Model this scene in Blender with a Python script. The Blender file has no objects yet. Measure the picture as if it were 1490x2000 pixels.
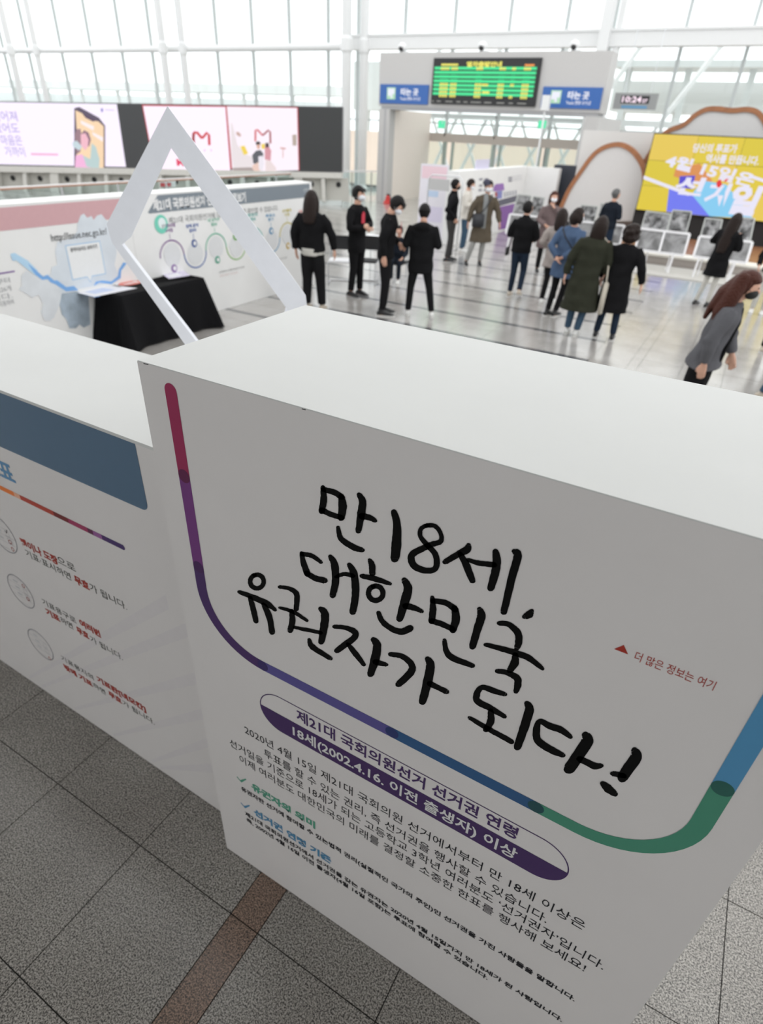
import bpy, bmesh, math, random
import numpy as np
from mathutils import Matrix, Vector
random.seed(7)
SC = bpy.context.scene
COL = SC.collection
R_ = math.radians

# ------------------------------------------------------------------ camera
FPX = 1163.0
CH = 2.75                                   # eye height, metres
def _n(v):
    v = np.array(v, float); return v / np.linalg.norm(v)
_dn = _n([-90, 1800, FPX]); _up = -_dn
_X = -_n([-2507, -877, FPX]); _X = _n(_X - _up * np.dot(_X, _up)); _Y = _n(np.cross(_up, _X))
ROT = np.array([_X, _Y, _up])
CP = np.array([0.0, 0.0, CH])
cam = bpy.data.cameras.new('camera'); co = bpy.data.objects.new('camera', cam); COL.objects.link(co)
cam.sensor_fit = 'VERTICAL'; cam.sensor_height = 36.0; cam.lens = FPX / 2000 * 36
M3 = np.column_stack([ROT @ [1, 0, 0], ROT @ [0, -1, 0], ROT @ [0, 0, -1]])
M4 = Matrix([list(M3[0]) + [0], list(M3[1]) + [0], list(M3[2]) + [CH], [0, 0, 0, 1]])
co.matrix_world = M4
cam.dof.use_dof = True; cam.dof.focus_distance = 1.45; cam.dof.aperture_fstop = 2.7
cam.clip_end = 300
SC.camera = co

# ------------------------------------------------------------------ sky, lamps, exposure
W = bpy.data.worlds.new('overcast_sky'); SC.world = W; W.use_nodes = True
nt = W.node_tree; nt.nodes.clear()
wo = nt.nodes.new('ShaderNodeOutputWorld'); bg = nt.nodes.new('ShaderNodeBackground')
tc = nt.nodes.new('ShaderNodeTexCoord'); sp = nt.nodes.new('ShaderNodeSeparateXYZ'); rp = nt.nodes.new('ShaderNodeValToRGB')
nt.links.new(tc.outputs['Generated'], sp.inputs[0]); nt.links.new(sp.outputs['Z'], rp.inputs[0])
rp.color_ramp.elements[0].position = 0.0; rp.color_ramp.elements[0].color = (0.90, 0.93, 0.95, 1)
rp.color_ramp.elements[1].position = 0.6; rp.color_ramp.elements[1].color = (1.0, 1.0, 1.0, 1)
nt.links.new(rp.outputs[0], bg.inputs[0]); bg.inputs[1].default_value = 1.9
nt.links.new(bg.outputs[0], wo.inputs[0])
vs = SC.view_settings
vs.view_transform = 'Standard'; vs.look = 'None'; vs.gamma = 1.0; vs.use_curve_mapping = False
vs.exposure = 0.0

# ------------------------------------------------------------------ pixel of the photograph -> point on a real plane
def _ray(x, y): return ROT @ np.array([x - 745.0, y - 1000.0, FPX])
def atz(x, y, z=0.0): r = _ray(x, y); return CP + r * ((z - CH) / r[2])
def aty(x, y, Y): r = _ray(x, y); return CP + r * (Y / r[1])
def atx(x, y, X): r = _ray(x, y); return CP + r * (X / r[0])
def proj(p):
    c = ROT.T @ (np.array(p, float) - CP)
    return (745 + FPX * c[0] / c[2], 1000 + FPX * c[1] / c[2], c[2])

# ------------------------------------------------------------------ materials
MATS = {}
def lin(h):
    h = h.lstrip('#'); o = []
    for i in (0, 2, 4):
        c = int(h[i:i+2], 16) / 255
        o.append(c / 12.92 if c <= 0.04045 else ((c + 0.055) / 1.055) ** 2.4)
    return o
def mat(name, col, rough=0.5, metal=0.0, emit=0.0, noise=0.0, nscale=20, bump=0.0, bscale=80, coat=0.0, sheen=0.0, spec=0.5):
    if name in MATS: return MATS[name]
    if isinstance(col, str): col = lin(col)
    m = bpy.data.materials.new(name); m.use_nodes = True; t = m.node_tree
    b = t.nodes['Principled BSDF']
    b.inputs['Roughness'].default_value = rough; b.inputs['Metallic'].default_value = metal
    b.inputs['Specular IOR Level'].default_value = spec
    if coat: b.inputs['Coat Weight'].default_value = coat
    if sheen: b.inputs['Sheen Weight'].default_value = sheen
    if emit:
        b.inputs['Base Color'].default_value = (0.02, 0.02, 0.02, 1)
        b.inputs['Emission Color'].default_value = (*col, 1); b.inputs['Emission Strength'].default_value = emit
    else:
        tcn = t.nodes.new('ShaderNodeTexCoord')
        nz = t.nodes.new('ShaderNodeTexNoise'); nz.inputs['Scale'].default_value = nscale; nz.inputs['Detail'].default_value = 4
        t.links.new(tcn.outputs['Object'], nz.inputs['Vector'])
        r = t.nodes.new('ShaderNodeValToRGB'); a = max(noise, 0.015)
        r.color_ramp.elements[0].position = 0.3; r.color_ramp.elements[0].color = (*[c * (1 - a) for c in col], 1)
        r.color_ramp.elements[1].position = 0.7; r.color_ramp.elements[1].color = (*[min(1, c * (1 + a)) for c in col], 1)
        t.links.new(nz.outputs['Fac'], r.inputs[0]); t.links.new(r.outputs[0], b.inputs['Base Color'])
        if bump:
            n2 = t.nodes.new('ShaderNodeTexNoise'); n2.inputs['Scale'].default_value = bscale; n2.inputs['Detail'].default_value = 3
            t.links.new(tcn.outputs['Object'], n2.inputs['Vector'])
            bp = t.nodes.new('ShaderNodeBump'); bp.inputs['Strength'].default_value = bump; bp.inputs['Distance'].default_value = 0.02
            t.links.new(n2.outputs['Fac'], bp.inputs['Height']); t.links.new(bp.outputs[0], b.inputs['Normal'])
    MATS[name] = m; return m
def granite(name, dark, light, rough=0.3, coat=.6, sc=165):
    m = bpy.data.materials.new(name); m.use_nodes = True; t = m.node_tree; b = t.nodes['Principled BSDF']
    g = t.nodes.new('ShaderNodeNewGeometry')
    n1 = t.nodes.new('ShaderNodeTexNoise'); n1.inputs['Scale'].default_value = sc; n1.inputs['Detail'].default_value = 4; n1.inputs['Roughness'].default_value = 0.72; n1.inputs['Distortion'].default_value = .3
    r = t.nodes.new('ShaderNodeValToRGB'); e = r.color_ramp.elements
    e[0].position = 0.42; e[0].color = (*dark, 1); e[1].position = 0.56; e[1].color = (*light, 1)
    md = r.color_ramp.elements.new(0.49); md.color = (*[(d + l) * 0.42 for d, l in zip(dark, light)], 1)
    n3 = t.nodes.new('ShaderNodeTexNoise'); n3.inputs['Scale'].default_value = 2.2; n3.inputs['Detail'].default_value = 3
    mx = t.nodes.new('ShaderNodeMix'); mx.data_type = 'RGBA'; mx.blend_type = 'MULTIPLY'; mx.inputs[0].default_value = 0.55
    r3 = t.nodes.new('ShaderNodeValToRGB'); r3.color_ramp.elements[0].position = .35; r3.color_ramp.elements[0].color = (.72, .70, .69, 1); r3.color_ramp.elements[1].position = .65
    t.links.new(g.outputs['Position'], n1.inputs['Vector']); t.links.new(g.outputs['Position'], n3.inputs['Vector'])
    t.links.new(n1.outputs['Fac'], r.inputs[0]); t.links.new(n3.outputs['Fac'], r3.inputs[0])
    t.links.new(r.outputs[0], mx.inputs[6]); t.links.new(r3.outputs[0], mx.inputs[7]); t.links.new(mx.outputs[2], b.inputs['Base Color'])
    b.inputs['Roughness'].default_value = rough; b.inputs['Specular IOR Level'].default_value = .6; b.inputs['Coat Weight'].default_value = coat; b.inputs['Coat Roughness'].default_value = .18; b.inputs['Coat IOR'].default_value = 1.6
    MATS[name] = m; return m
def glass(name, tint=(0.93, 0.97, 0.96), fac=0.10):
    m = bpy.data.materials.new(name); m.use_nodes = True; t = m.node_tree; t.nodes.clear()
    o = t.nodes.new('ShaderNodeOutputMaterial'); mx = t.nodes.new('ShaderNodeMixShader'); tr = t.nodes.new('ShaderNodeBsdfTransparent'); gl = t.nodes.new('ShaderNodeBsdfGlossy')
    lw = t.nodes.new('ShaderNodeLayerWeight'); pw = t.nodes.new('ShaderNodeMath'); pw.operation = 'POWER'; pw.inputs[1].default_value = 5
    fr = t.nodes.new('ShaderNodeMath'); fr.operation = 'MULTIPLY_ADD'; fr.inputs[1].default_value = .9; fr.inputs[2].default_value = .025
    t.links.new(lw.outputs['Facing'], pw.inputs[0]); t.links.new(pw.outputs[0], fr.inputs[0])
    tr.inputs[0].default_value = (*tint, 1); gl.inputs['Roughness'].default_value = 0.02
    t.links.new(fr.outputs[0], mx.inputs[0]); t.links.new(tr.outputs[0], mx.inputs[1]); t.links.new(gl.outputs[0], mx.inputs[2]); t.links.new(mx.outputs[0], o.inputs[0])
    MATS[name] = m; return m
def photo_mat(name, dark, light, scale, seed):
    m = bpy.data.materials.new(name); m.use_nodes = True; t = m.node_tree; b = t.nodes['Principled BSDF']
    tcn = t.nodes.new('ShaderNodeTexCoord'); mp = t.nodes.new('ShaderNodeMapping'); mp.inputs['Location'].default_value = (seed, seed * 2.3, seed * 1.7)
    n1 = t.nodes.new('ShaderNodeTexNoise'); n1.inputs['Scale'].default_value = scale; n1.inputs['Detail'].default_value = 5; n1.inputs['Distortion'].default_value = .8
    r = t.nodes.new('ShaderNodeValToRGB'); r.color_ramp.elements[0].position = .38; r.color_ramp.elements[0].color = (dark, dark, dark, 1)
    r.color_ramp.elements[1].position = .66; r.color_ramp.elements[1].color = (light, light, light * 1.02, 1)
    t.links.new(tcn.outputs['Object'], mp.inputs[0]); t.links.new(mp.outputs[0], n1.inputs['Vector']); t.links.new(n1.outputs['Fac'], r.inputs[0]); t.links.new(r.outputs[0], b.inputs['Base Color'])
    b.inputs['Roughness'].default_value = .35
    MATS[name] = m; return m

# ------------------------------------------------------------------ object helpers
def tag(o, label=None, cat=None, group=None, kind=None):
    if label: o['label'] = label
    if cat: o['category'] = cat
    if group: o['group'] = group
    if kind: o['kind'] = kind
    return o
def empty(name, loc=(0, 0, 0), rz=0.0, label=None, cat=None, group=None, kind=None):
    o = bpy.data.objects.new(name, None); COL.objects.link(o); o.empty_display_size = 0.1
    o.location = [float(c) for c in loc]; o.rotation_euler = (0, 0, rz); return tag(o, label, cat, group, kind)
def rootof(o):
    while o.parent: o = o.parent
    return o
def mk(name, verts, faces, m, parent=None, local=False, smooth=False, kind=None, label=None):
    """verts in world coordinates (or local to the root if local)"""
    me = bpy.data.meshes.new(name)
    vv = np.array([tuple(v) for v in verts], float)
    if parent is not None and not local: vv = vv - np.array(rootof(parent).location)
    me.from_pydata([tuple(v) for v in vv.tolist()], [], faces); me.update()
    if m is not None: me.materials.append(m)
    if smooth:
        for p in me.polygons: p.use_smooth = True
    o = bpy.data.objects.new(name, me); COL.objects.link(o)
    if parent is not None: o.parent = parent
    if kind: o['kind'] = kind
    if label: o['label'] = label
    return o
class MB:
    def __init__(s): s.v = []; s.f = []
    def add(s, v, f):
        n = len(s.v); s.v += [tuple(float(c) for c in q) for q in v]; s.f += [tuple(i + n for i in q) for q in f]; return s
    def box(s, a, b):
        x0, y0, z0 = a; x1, y1, z1 = b
        v = [(x0,y0,z0),(x1,y0,z0),(x1,y1,z0),(x0,y1,z0),(x0,y0,z1),(x1,y0,z1),(x1,y1,z1),(x0,y1,z1)]
        return s.add(v, [(0,3,2,1),(4,5,6,7),(0,1,5,4),(1,2,6,5),(2,3,7,6),(3,0,4,7)])
    def prism(s, pts, d):
        """closed polygon pts (3D, planar) extruded by vector d"""
        n = len(pts); d = np.array(d, float); v = [np.array(p, float) for p in pts]; v2 = [p + d for p in v]
        f = [tuple(range(n)), tuple(range(2*n-1, n-1, -1))] + [(i, i + n, (i+1) % n + n, (i+1) % n) for i in range(n)]
        return s.add(v + v2, f)
    def tube(s, pts, r, n=8):
        return s.add(*loft(pts, [(r, r)] * len(pts) if np.isscalar(r) else [(q, q) if np.isscalar(q) else q for q in r], n))
    def bar(s, a, b, w, h):
        """rectangular bar from a to b"""
        a = np.array(a, float); b = np.array(b, float); t = _n(b - a)
        u = np.cross(t, [0, 0, 1.0]); u = _n(u) if np.linalg.norm(u) > 1e-3 else np.array([1.0, 0, 0]); w2 = np.cross(u, t)
        v = [p + u * (su * w / 2) + w2 * (sv * h / 2) for p in (a, b) for su, sv in ((-1,-1),(1,-1),(1,1),(-1,1))]
        return s.add(v, [(0,1,2,3),(7,6,5,4),(0,4,5,1),(1,5,6,2),(2,6,7,3),(3,7,4,0)])
    def build(s, name, m, parent=None, **k): return mk(name, s.v, s.f, m, parent, **k)
def loft(pts, rad, n=12, side=(0, 1, 0), round_cap=True):
    P = [np.array(p, float) for p in pts]; side = np.array(side, float); V = []; F = []
    rings = []
    for i, p in enumerate(P):
        t = _n(P[min(i+1, len(P)-1)] - P[max(i-1, 0)])
        s_ = side - t * np.dot(side, t)
        if np.linalg.norm(s_) < 0.15: s_ = np.array([1.0, 0, 0]) - t * t[0]
        if np.linalg.norm(s_) < 0.15: s_ = np.array([0, 0, 1.0]) - t * t[2]
        s_ = _n(s_); fr = np.cross(s_, t); rings.append((p, s_, fr, rad[i], t))
    if round_cap:
        p, s_, fr, r, t = rings[0]; m_ = min(r); rings.insert(0, (p - t * m_ * .55, s_, fr, (r[0]*.72, r[1]*.72), t))
        p, s_, fr, r, t = rings[-1]; m_ = min(r); rings.append((p + t * m_ * .55, s_, fr, (r[0]*.72, r[1]*.72), t))
    for p, s_, fr, r, t in rings:
        for k in range(n):
            a = 2 * math.pi * k / n; V.append(p + s_ * (math.cos(a) * r[0]) + fr * (math.sin(a) * r[1]))
    m_ = len(rings)
    for i in range(m_ - 1):
        for k in range(n):
            F.append((i*n+k, i*n+(k+1) % n, (i+1)*n+(k+1) % n, (i+1)*n+k))
    F.append(tuple(range(n-1, -1, -1))); F.append(tuple(range((m_-1)*n, m_*n)))
    return V, F
def ellipsoid(c, r, nu=16, nv=12, fn=None):
    V = []; F = []
    for j in range(nv + 1):
        th = math.pi * j / nv
        for i in range(nu):
            ph = 2 * math.pi * i / nu; d = np.array([math.sin(th)*math.cos(ph), math.sin(th)*math.sin(ph), math.cos(th)])
            k = fn(d) if fn else 1.0
            V.append(np.array(c, float) + d * np.array(r, float) * k)
    for j in range(nv):
        for i in range(nu): F.append((j*nu+i, (j+1)*nu+i, (j+1)*nu+(i+1) % nu, j*nu+(i+1) % nu))
    return V, F
SCR = bpy.data.scenes.new('scratch')
def scratch_mesh(o):
    SCR.view_layers[0].update(); dg = SCR.view_layers[0].depsgraph
    return bpy.data.meshes.new_from_object(o.evaluated_get(dg))
def voxmesh(v, f, size, smooth=4):
    me = bpy.data.meshes.new('tmp'); me.from_pydata([tuple(map(float, q)) for q in v], [], f); me.update()
    bm = bmesh.new(); bm.from_mesh(me); bmesh.ops.remove_doubles(bm, verts=bm.verts, dist=1e-5); bmesh.ops.recalc_face_normals(bm, faces=bm.faces); bm.to_mesh(me); bm.free()
    o = bpy.data.objects.new('tmp', me); SCR.collection.objects.link(o)
    r = o.modifiers.new('r', 'REMESH'); r.mode = 'VOXEL'; r.voxel_size = size; r.use_smooth_shade = True
    if smooth:
        s = o.modifiers.new('s', 'SMOOTH'); s.iterations = smooth; s.factor = .5
    out = scratch_mesh(o)
    bpy.data.objects.remove(o); bpy.data.meshes.remove(me); return out
def link_mesh(name, me, m, parent):
    me.name = name; me.materials.clear(); me.materials.append(m)
    o = bpy.data.objects.new(name, me); COL.objects.link(o); o.parent = parent; return o

_tc = bpy.data.curves.new('type', 'FONT'); _to = bpy.data.objects.new('type', _tc)
def text_geo(body, bold=0.0, res=2, sp_=1.0):
    _tc.body = body; _tc.size = 1.0; _tc.offset = bold; _tc.resolution_u = res; _tc.space_character = sp_; _tc.fill_mode = 'FRONT'
    if _to.name not in SCR.collection.objects: SCR.collection.objects.link(_to)
    _to.update_tag(); me = scratch_mesh(_to)
    v = np.array([tuple(q.co) for q in me.vertices]); f = [tuple(p.vertices) for p in me.polygons]
    bpy.data.meshes.remove(me); return v, f
def text(name, body, m, parent, o, u, w, h, width=None, bold=0.0, off=(0, 0, 0), slant=0.0, label=None):
    """o: world point of the baseline start; u: unit direction of the line; w: unit 'up' of the letters; h: em height; width: fitted length"""
    v, f = text_geo(body, bold)
    if len(v) == 0: return
    v[:, 0] -= v[:, 0].min(); sx = (width / v[:, 0].max()) if width else h
    o = np.array(o, float) + np.array(off, float); u = np.array(u, float); w = np.array(w, float)
    P = o + np.outer(v[:, 0] * sx + v[:, 1] * h * slant, u) + np.outer(v[:, 1] * h, w)
    return mk(name, P, f, m, parent, label=label)
def text2(name, body, m, parent, fn, a, b, h, bold=0.0, off=(0, 0, 0), slant=0.0, up=(0, 0, 1)):
    A = fn(*a); B = fn(*b); u = B - A; L = np.linalg.norm(u)
    return text(name, body, m, parent, A, u / L, up, h, L, bold, off, slant)
def poly(name, pxs, fn, m, parent, off=(0, 0, 0), kind=None):
    P = [fn(*p) + np.array(off) for p in pxs]
    return mk(name, P, [tuple(range(len(P)))], m, parent)
def polyw(name, P, m, parent, th=None):
    if th is None: return mk(name, P, [tuple(range(len(P)))], m, parent)
    return MB().prism(P, th).build(name, m, parent)
def ribbon(pts, w):
    """2D stroked polyline -> list of 2D outline points; w scalar or list"""
    P = [np.array(p, float) for p in pts]; n = len(P); w = [w] * n if np.isscalar(w) else w; L = []; Rr = []
    for i in range(n):
        t = _n(P[min(i+1, n-1)] - P[max(i-1, 0)]); q = np.array([-t[1], t[0]]); L.append(P[i] + q * w[i] / 2); Rr.append(P[i] - q * w[i] / 2)
    return L, Rr

# ------------------------------------------------------------------ palette
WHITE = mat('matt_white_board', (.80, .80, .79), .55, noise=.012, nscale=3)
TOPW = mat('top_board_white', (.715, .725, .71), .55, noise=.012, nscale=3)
FRONTW = mat('printed_white_board', (.81, .785, .775), .5, noise=.012, nscale=3)  # warm cast of the light on the fronts is mixed into this white
PWHITE = mat('white_painted_steel', (.80, .81, .81), .4)
STEEL = mat('brushed_steel', (.62, .63, .64), .25, metal=1.0)
BLACK = mat('black_print', (.006, .006, .006), .6, spec=.08)
DBLK = mat('black_plastic', (.015, .015, .017), .4)
GLASS = glass('clear_glass', (.975, .99, .985)); GLASS_G = glass('green_tinted_glass', (.90, .965, .96))
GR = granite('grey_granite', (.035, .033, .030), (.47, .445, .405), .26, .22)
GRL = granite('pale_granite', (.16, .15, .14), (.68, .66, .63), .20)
GR2 = granite('brown_granite', (.028, .018, .014), (.34, .23, .17), .26, .22)
GR3 = granite('dark_granite', (.012, .014, .018), (.07, .078, .09), .25)
JOINT = mat('dark_joint', (.02, .02, .018), .8)

# ================================================================== SETTING
# floor: bed of dark mortar plus granite tiles; the ones that show largest are parts, the rest one stuff part
floor = mk('floor', [(-60, -8, -.03), (14, -8, -.03), (14, 33, -.03), (-60, 33, -.03), (-60, -8, -.006), (14, -8, -.006), (14, 33, -.006), (-60, 33, -.006)],
           [(0,3,2,1),(4,5,6,7),(0,1,5,4),(1,2,6,5),(2,3,7,6),(3,0,4,7)], JOINT); tag(floor, kind='structure')
xs = [-1.555 - .572 * k for k in range(75)][::-1] + [-1.022, -.882] + [-.882 + .5513 * k for k in range(1, 25)]
ysl = [.183 - .5715 * k for k in range(1, 14)][::-1] + [.183 + .5715 * k for k in range(13)] + [7.09, 7.45, 7.80]
ysl = sorted(set(round(y, 4) for y in ysl if y <= 7.80))
ysl = [y for i, y in enumerate(ysl) if i == 0 or y - ysl[i-1] > .2 or y == 7.80]
rows = [(ysl[i], ysl[i+1], 0) for i in range(len(ysl)-1)]
y = 7.80
while y < 29.9:
    rows += [(y, y + .10, 1), (y + .10, y + .6175, 0), (y + .6175, y + 1.135, 0)]; y += 1.135
cells = []
for (y0, y1, k) in rows:
    for i in range(len(xs) - 1):
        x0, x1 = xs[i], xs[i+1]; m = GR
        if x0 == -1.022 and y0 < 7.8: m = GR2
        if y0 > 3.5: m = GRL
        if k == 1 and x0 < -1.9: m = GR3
        cx, cy = (x0+x1)/2, (y0+y1)/2
        q = proj((cx, cy, 0)); area = 0
        if q[2] > .3 and -60 < q[0] < 1550 and 330 < q[1] < 2060:
            c = [proj((a, b, 0)) for a, b in ((x0, y0), (x1, y0), (x1, y1), (x0, y1))]
            area = .5 * abs(sum(c[j][0]*c[(j+1) % 4][1] - c[(j+1) % 4][0]*c[j][1] for j in range(4)))
            if -1.15 < cx < .35 and cy > 1.0 and q[1] > 640: area = 0
            if cx < -1.3 and 1.1 < cy < 4.5: area = 0
        cells.append((area, x0, x1, y0, y1, m))
cells.sort(key=lambda c: -c[0])
shared = {}; rest = {}
for n_, (area, x0, x1, y0, y1, m) in enumerate(cells):
    g = .0022; w, d = x1 - x0 - 2*g, y1 - y0 - 2*g
    if n_ < 300 and area > 60:
        key = (round(w, 3), round(d, 3), m.name)
        if key not in shared:
            b = MB().box((-w/2, -d/2, -.012), (w/2, d/2, 0)); me = bpy.data.meshes.new('tile'); me.from_pydata(b.v, [], b.f); me.materials.append(m); shared[key] = me
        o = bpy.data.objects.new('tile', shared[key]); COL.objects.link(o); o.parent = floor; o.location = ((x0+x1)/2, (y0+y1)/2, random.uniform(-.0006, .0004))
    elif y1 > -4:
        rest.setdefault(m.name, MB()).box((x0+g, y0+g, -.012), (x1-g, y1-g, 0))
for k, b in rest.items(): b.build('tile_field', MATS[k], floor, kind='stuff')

# back wall, right wall and roof that close the hall behind and above the camera; a slab is added to shade the stand
HZ = 19.0
WF = mat('side_wall_paint', (.62, .61, .60), .8)
bw = MB().box((-60, -8.3, 0), (14, -8, 3.6)).build('wall_back', WF); tag(bw, kind='structure')
rw = MB().box((14, -8, 0), (14.3, 33, 1.0)).build('wall_right', WF); tag(rw, kind='structure')
for x in range(-58, 14, 4): MB().box((x, -8.2, 3.6), (x + .2, -8.0, HZ)).build('mullion', WF, bw)
for q in range(-6, 33, 3): MB().box((14.05, q, 1.0), (14.25, q + .2, HZ)).build('mullion', WF, rw)
ceil = MB().box((-60, -8.3, HZ), (14.3, -6.0, HZ + .3)).build('ceiling', mat('ceiling_paint', (.70, .70, .69), .7)); tag(ceil, kind='structure')
shade_slab = MB().box((-12, -8, 5.6), (10, 1.6, 5.9)).build('added_shade_slab', mat('added_slab_white', (.72, .72, .71), .8)); tag(shade_slab, kind='structure')  # unseen slab, added to keep sky light off the stand's top and front
yy = -5.0
while yy < 30:
    MB().box((-60, yy, HZ), (14.3, yy + .35, HZ + .35)).build('roof_panel', MATS['ceiling_paint'], ceil); yy += 2.6

# far glazed wall, parallel to the front of the stand (plane y = YW)
YW = 30.0
win = empty('window_1', (-20, YW, 0), kind='structure')
FRAME = mat('pale_window_frame', (.50, .54, .54), .4)
mx_px = [-70, 7, 55, 120, 178, 238, 297, 354, 425, 495, 567, 642]
mxs = [aty(x, 95, YW)[0] for x in mx_px] + [aty(x, 95, YW)[0] for x in (700, 790, 885, 990, 1100, 1190, 1330, 1460)]
mxs += [mxs[-1] + 2.25, mxs[-1] + 4.5, mxs[-1] + 6.75]
ZT = 5.83
for i, x in enumerate(mxs):
    MB().box((x - .06, YW - .10, 0), (x + .06, YW + .05, HZ)).build('mullion', FRAME, win)
    if i + 1 < len(mxs):
        for z0, z1 in ((.1, 3.0), (3.06, ZT - .1), (ZT + .12, 9.3), (9.36, HZ)):
            MB().box((x + .065, YW - .02, z0), (mxs[i+1] - .065, YW, z1)).build('pane', GLASS, win)
for z in (3.03, 9.33): MB().box((mxs[0], YW - .06, z - .03), (mxs[-1], YW + .03, z + .03)).build('transom', FRAME, win)
MB().box((mxs[0], YW - .06, 0), (mxs[-1], YW + .03, .1)).build('sill', FRAME, win)
# round girder on the left half, deep box girder on the right
g1 = empty('trim_1', (-30, YW - .8, ZT), kind='structure')
MB().tube([(-52, YW - .5, ZT + .03), (-19.0, YW - .5, ZT)], .15, 14).build('girder', PWHITE, g1, smooth=True)
g2 = empty('trim_2', (-8, YW - .8, ZT), kind='structure')
MB().box((-19.1, YW - .75, ZT - .12), (12, YW - .25, ZT + .38)).build('girder', PWHITE, g2)
MB().box((-19.1, YW - .80, ZT + .34), (12, YW - .20, ZT + .42)).build('flange', PWHITE, g2)
# round white columns (leaning outward pairs in the photo read as vertical tubes)
for k, (px, r, yy) in enumerate([(20, .19, 28.9), (70, .17, 29.3), (318, .19, 28.9), (357, .17, 29.3), (677, .22, 28.6), (712, .20, 29.3)]):
    p = aty(px, 95, yy)
    c = empty('column', (p[0], yy, 0), kind='structure')
    c.name = 'trim_%d' % (3 + k)
    MB().tube([(p[0], yy, .12), (p[0], yy, HZ)], r, 18).build('shaft', PWHITE, c, smooth=True)
    MB().tube([(p[0], yy, 0), (p[0], yy, .12)], r * 1.4, 18).build('base_ring', PWHITE, c)
    MB().tube([(p[0], yy, ZT - .22), (p[0], yy, ZT + .2)], r * 1.25, 18).build('collar', PWHITE, c)
for k, (a, b, w, yy) in enumerate([((1195, 0), (1168, 250), .38, 29.2), ((1222, 0), (1188, 250), .22, 29.5), ((1282, 0), (1282, 0), .2, 29.5)][:2]):
    p0 = aty(*a, yy); p1 = aty(*b, yy)
    c = empty('trim_%d' % (9 + k), (p0[0], yy, 0), kind='structure')
    MB().box((p0[0] - w/2, yy - .2, 0), (p0[0] + w/2, yy + .2, HZ)).build('post', PWHITE, c)

# outdoors seen through the glass
out = MB().box((-120, 33.2, -1.3), (60, 160, -1.0)).build('outdoor_ground', mat('pale_concrete', (.62, .58, .54), .8)); tag(out, kind='structure')
CAN = mat('pale_canopy', (.66, .70, .70), .6)
for k, (x0, x1, ya, yb, Y) in enumerate([(1200, 1640, 117, 131, 40), (1200, 1640, 160, 224, 44), (-200, 655, 160, 176, 62), (-200, 655, 186, 206, 70), (690, 745, 120, 215, 46), (-200, 655, 214, 262, 66)]):
    a = aty(x0, ya, Y); b = aty(x1, yb, Y); zt = aty((x0+x1)/2, ya, Y)[2]; zb = aty((x0+x1)/2, yb, Y)[2]
    t = empty('platform_canopy', (a[0], Y, -1), label=['slim pale roof strip beyond the glass above the wall clock', 'deep grey canopy beyond the glass right of the entrance gate', 'distant pale canopy strip above the long video billboard, upper one', 'distant pale canopy strip above the long video billboard, lower one', 'pale slab of roof seen between column and entrance gate', 'low pale platform block far behind the video billboard'][k], cat='canopy')
    MB().box((a[0], Y, zb), (b[0], Y + 3, zt)).build('fascia', CAN, t)
    n = 0; x = a[0] + .5
    while x < b[0] and n < 14:
        MB().box((x, Y + 1, -1), (x + .3, Y + 1.3, zb)).build('support_post', CAN, t); x += max(3.0, (b[0]-a[0]) / 12); n += 1

# ================================================================== FOREGROUND STAND
YF = .946; XL = -1.217; XR = .373; YB = 1.635; ZB = 2.246
box = empty('display_box', (-.42, 1.29, 0), label='tall white exhibition cube with black brush lettering and a rainbow border line', cat='display stand')
th = .012
MB().box((XL, YF, .004), (XR, YF + th, ZB - .0025)).build('front_panel', FRONTW, box)
MB().box((XL, YF + th, .004), (XL + th, YB, ZB - .0025)).build('side_panel', WHITE, box)
MB().box((XR - th, YF + th, .004), (XR, YB, ZB - .0025)).build('side_panel', WHITE, box)
MB().box((XL + th, YB - th, .004), (XR - th, YB, ZB - .0025)).build('back_panel', WHITE, box)
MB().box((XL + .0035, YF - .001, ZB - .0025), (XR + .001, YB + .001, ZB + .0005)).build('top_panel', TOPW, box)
for a, b in (((280, 703.5), (289, 706.6)), ((590, 793.5), (597, 796))):
    p = aty(*a, YF); q = aty(*b, YF)
    MB().box((p[0], YF - .0015, ZB - .0042), (q[0], YF - .0003, ZB - .0022)).build('edge_chip', DBLK, box)
PF = lambda x, y: aty(x, y, YF)
YP = YF - .0008
def pp(x, z, dy=0): return (x, YP - dy, z)
LIN_K = 1.85
def ink(name, h, k=LIN_K):
    c = [min(.9, v * k) for v in lin(h)]; return mat(name, c, .5)
# U shaped border line
wv = .0405; r_ = .215; xl, xr, zb, zt = -1.113, .272, 1.36, 2.19
def upath(n=14):
    P = [(xl, zt), (xl, 1.953), (xl, 1.648)]
    for i in range(n + 1):
        a = math.pi + i / n * math.pi / 2; P.append((xl + r_ + r_ * math.cos(a), zb + r_ + r_ * math.sin(a)))
    P += [(-.447, zb), (-.04, zb)]
    for i in range(n + 1):
        a = -math.pi/2 + i / n * math.pi / 2; P.append((xr - r_ + r_ * math.cos(a), zb + r_ + r_ * math.sin(a)))
    P += [(xr, 1.697), (xr, 2.19)]
    return P
UP = upath(); nL = 14
segs = [(0, 1, ink('crimson_print', '7a1f42')), (1, 2, ink('purple_print', '5b2c63')), (2, 3 + nL, ink('indigo_print', '38224f')), (3 + nL, 4 + nL, ink('lavender_print', '454074')),
        (4 + nL, 5 + nL, ink('navy_print', '22456a')), (5 + nL, 7 + 2*nL, ink('green_print', '36705c')), (7 + 2*nL, 8 + 2*nL, ink('sky_blue_print', '3e7396'))]
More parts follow.
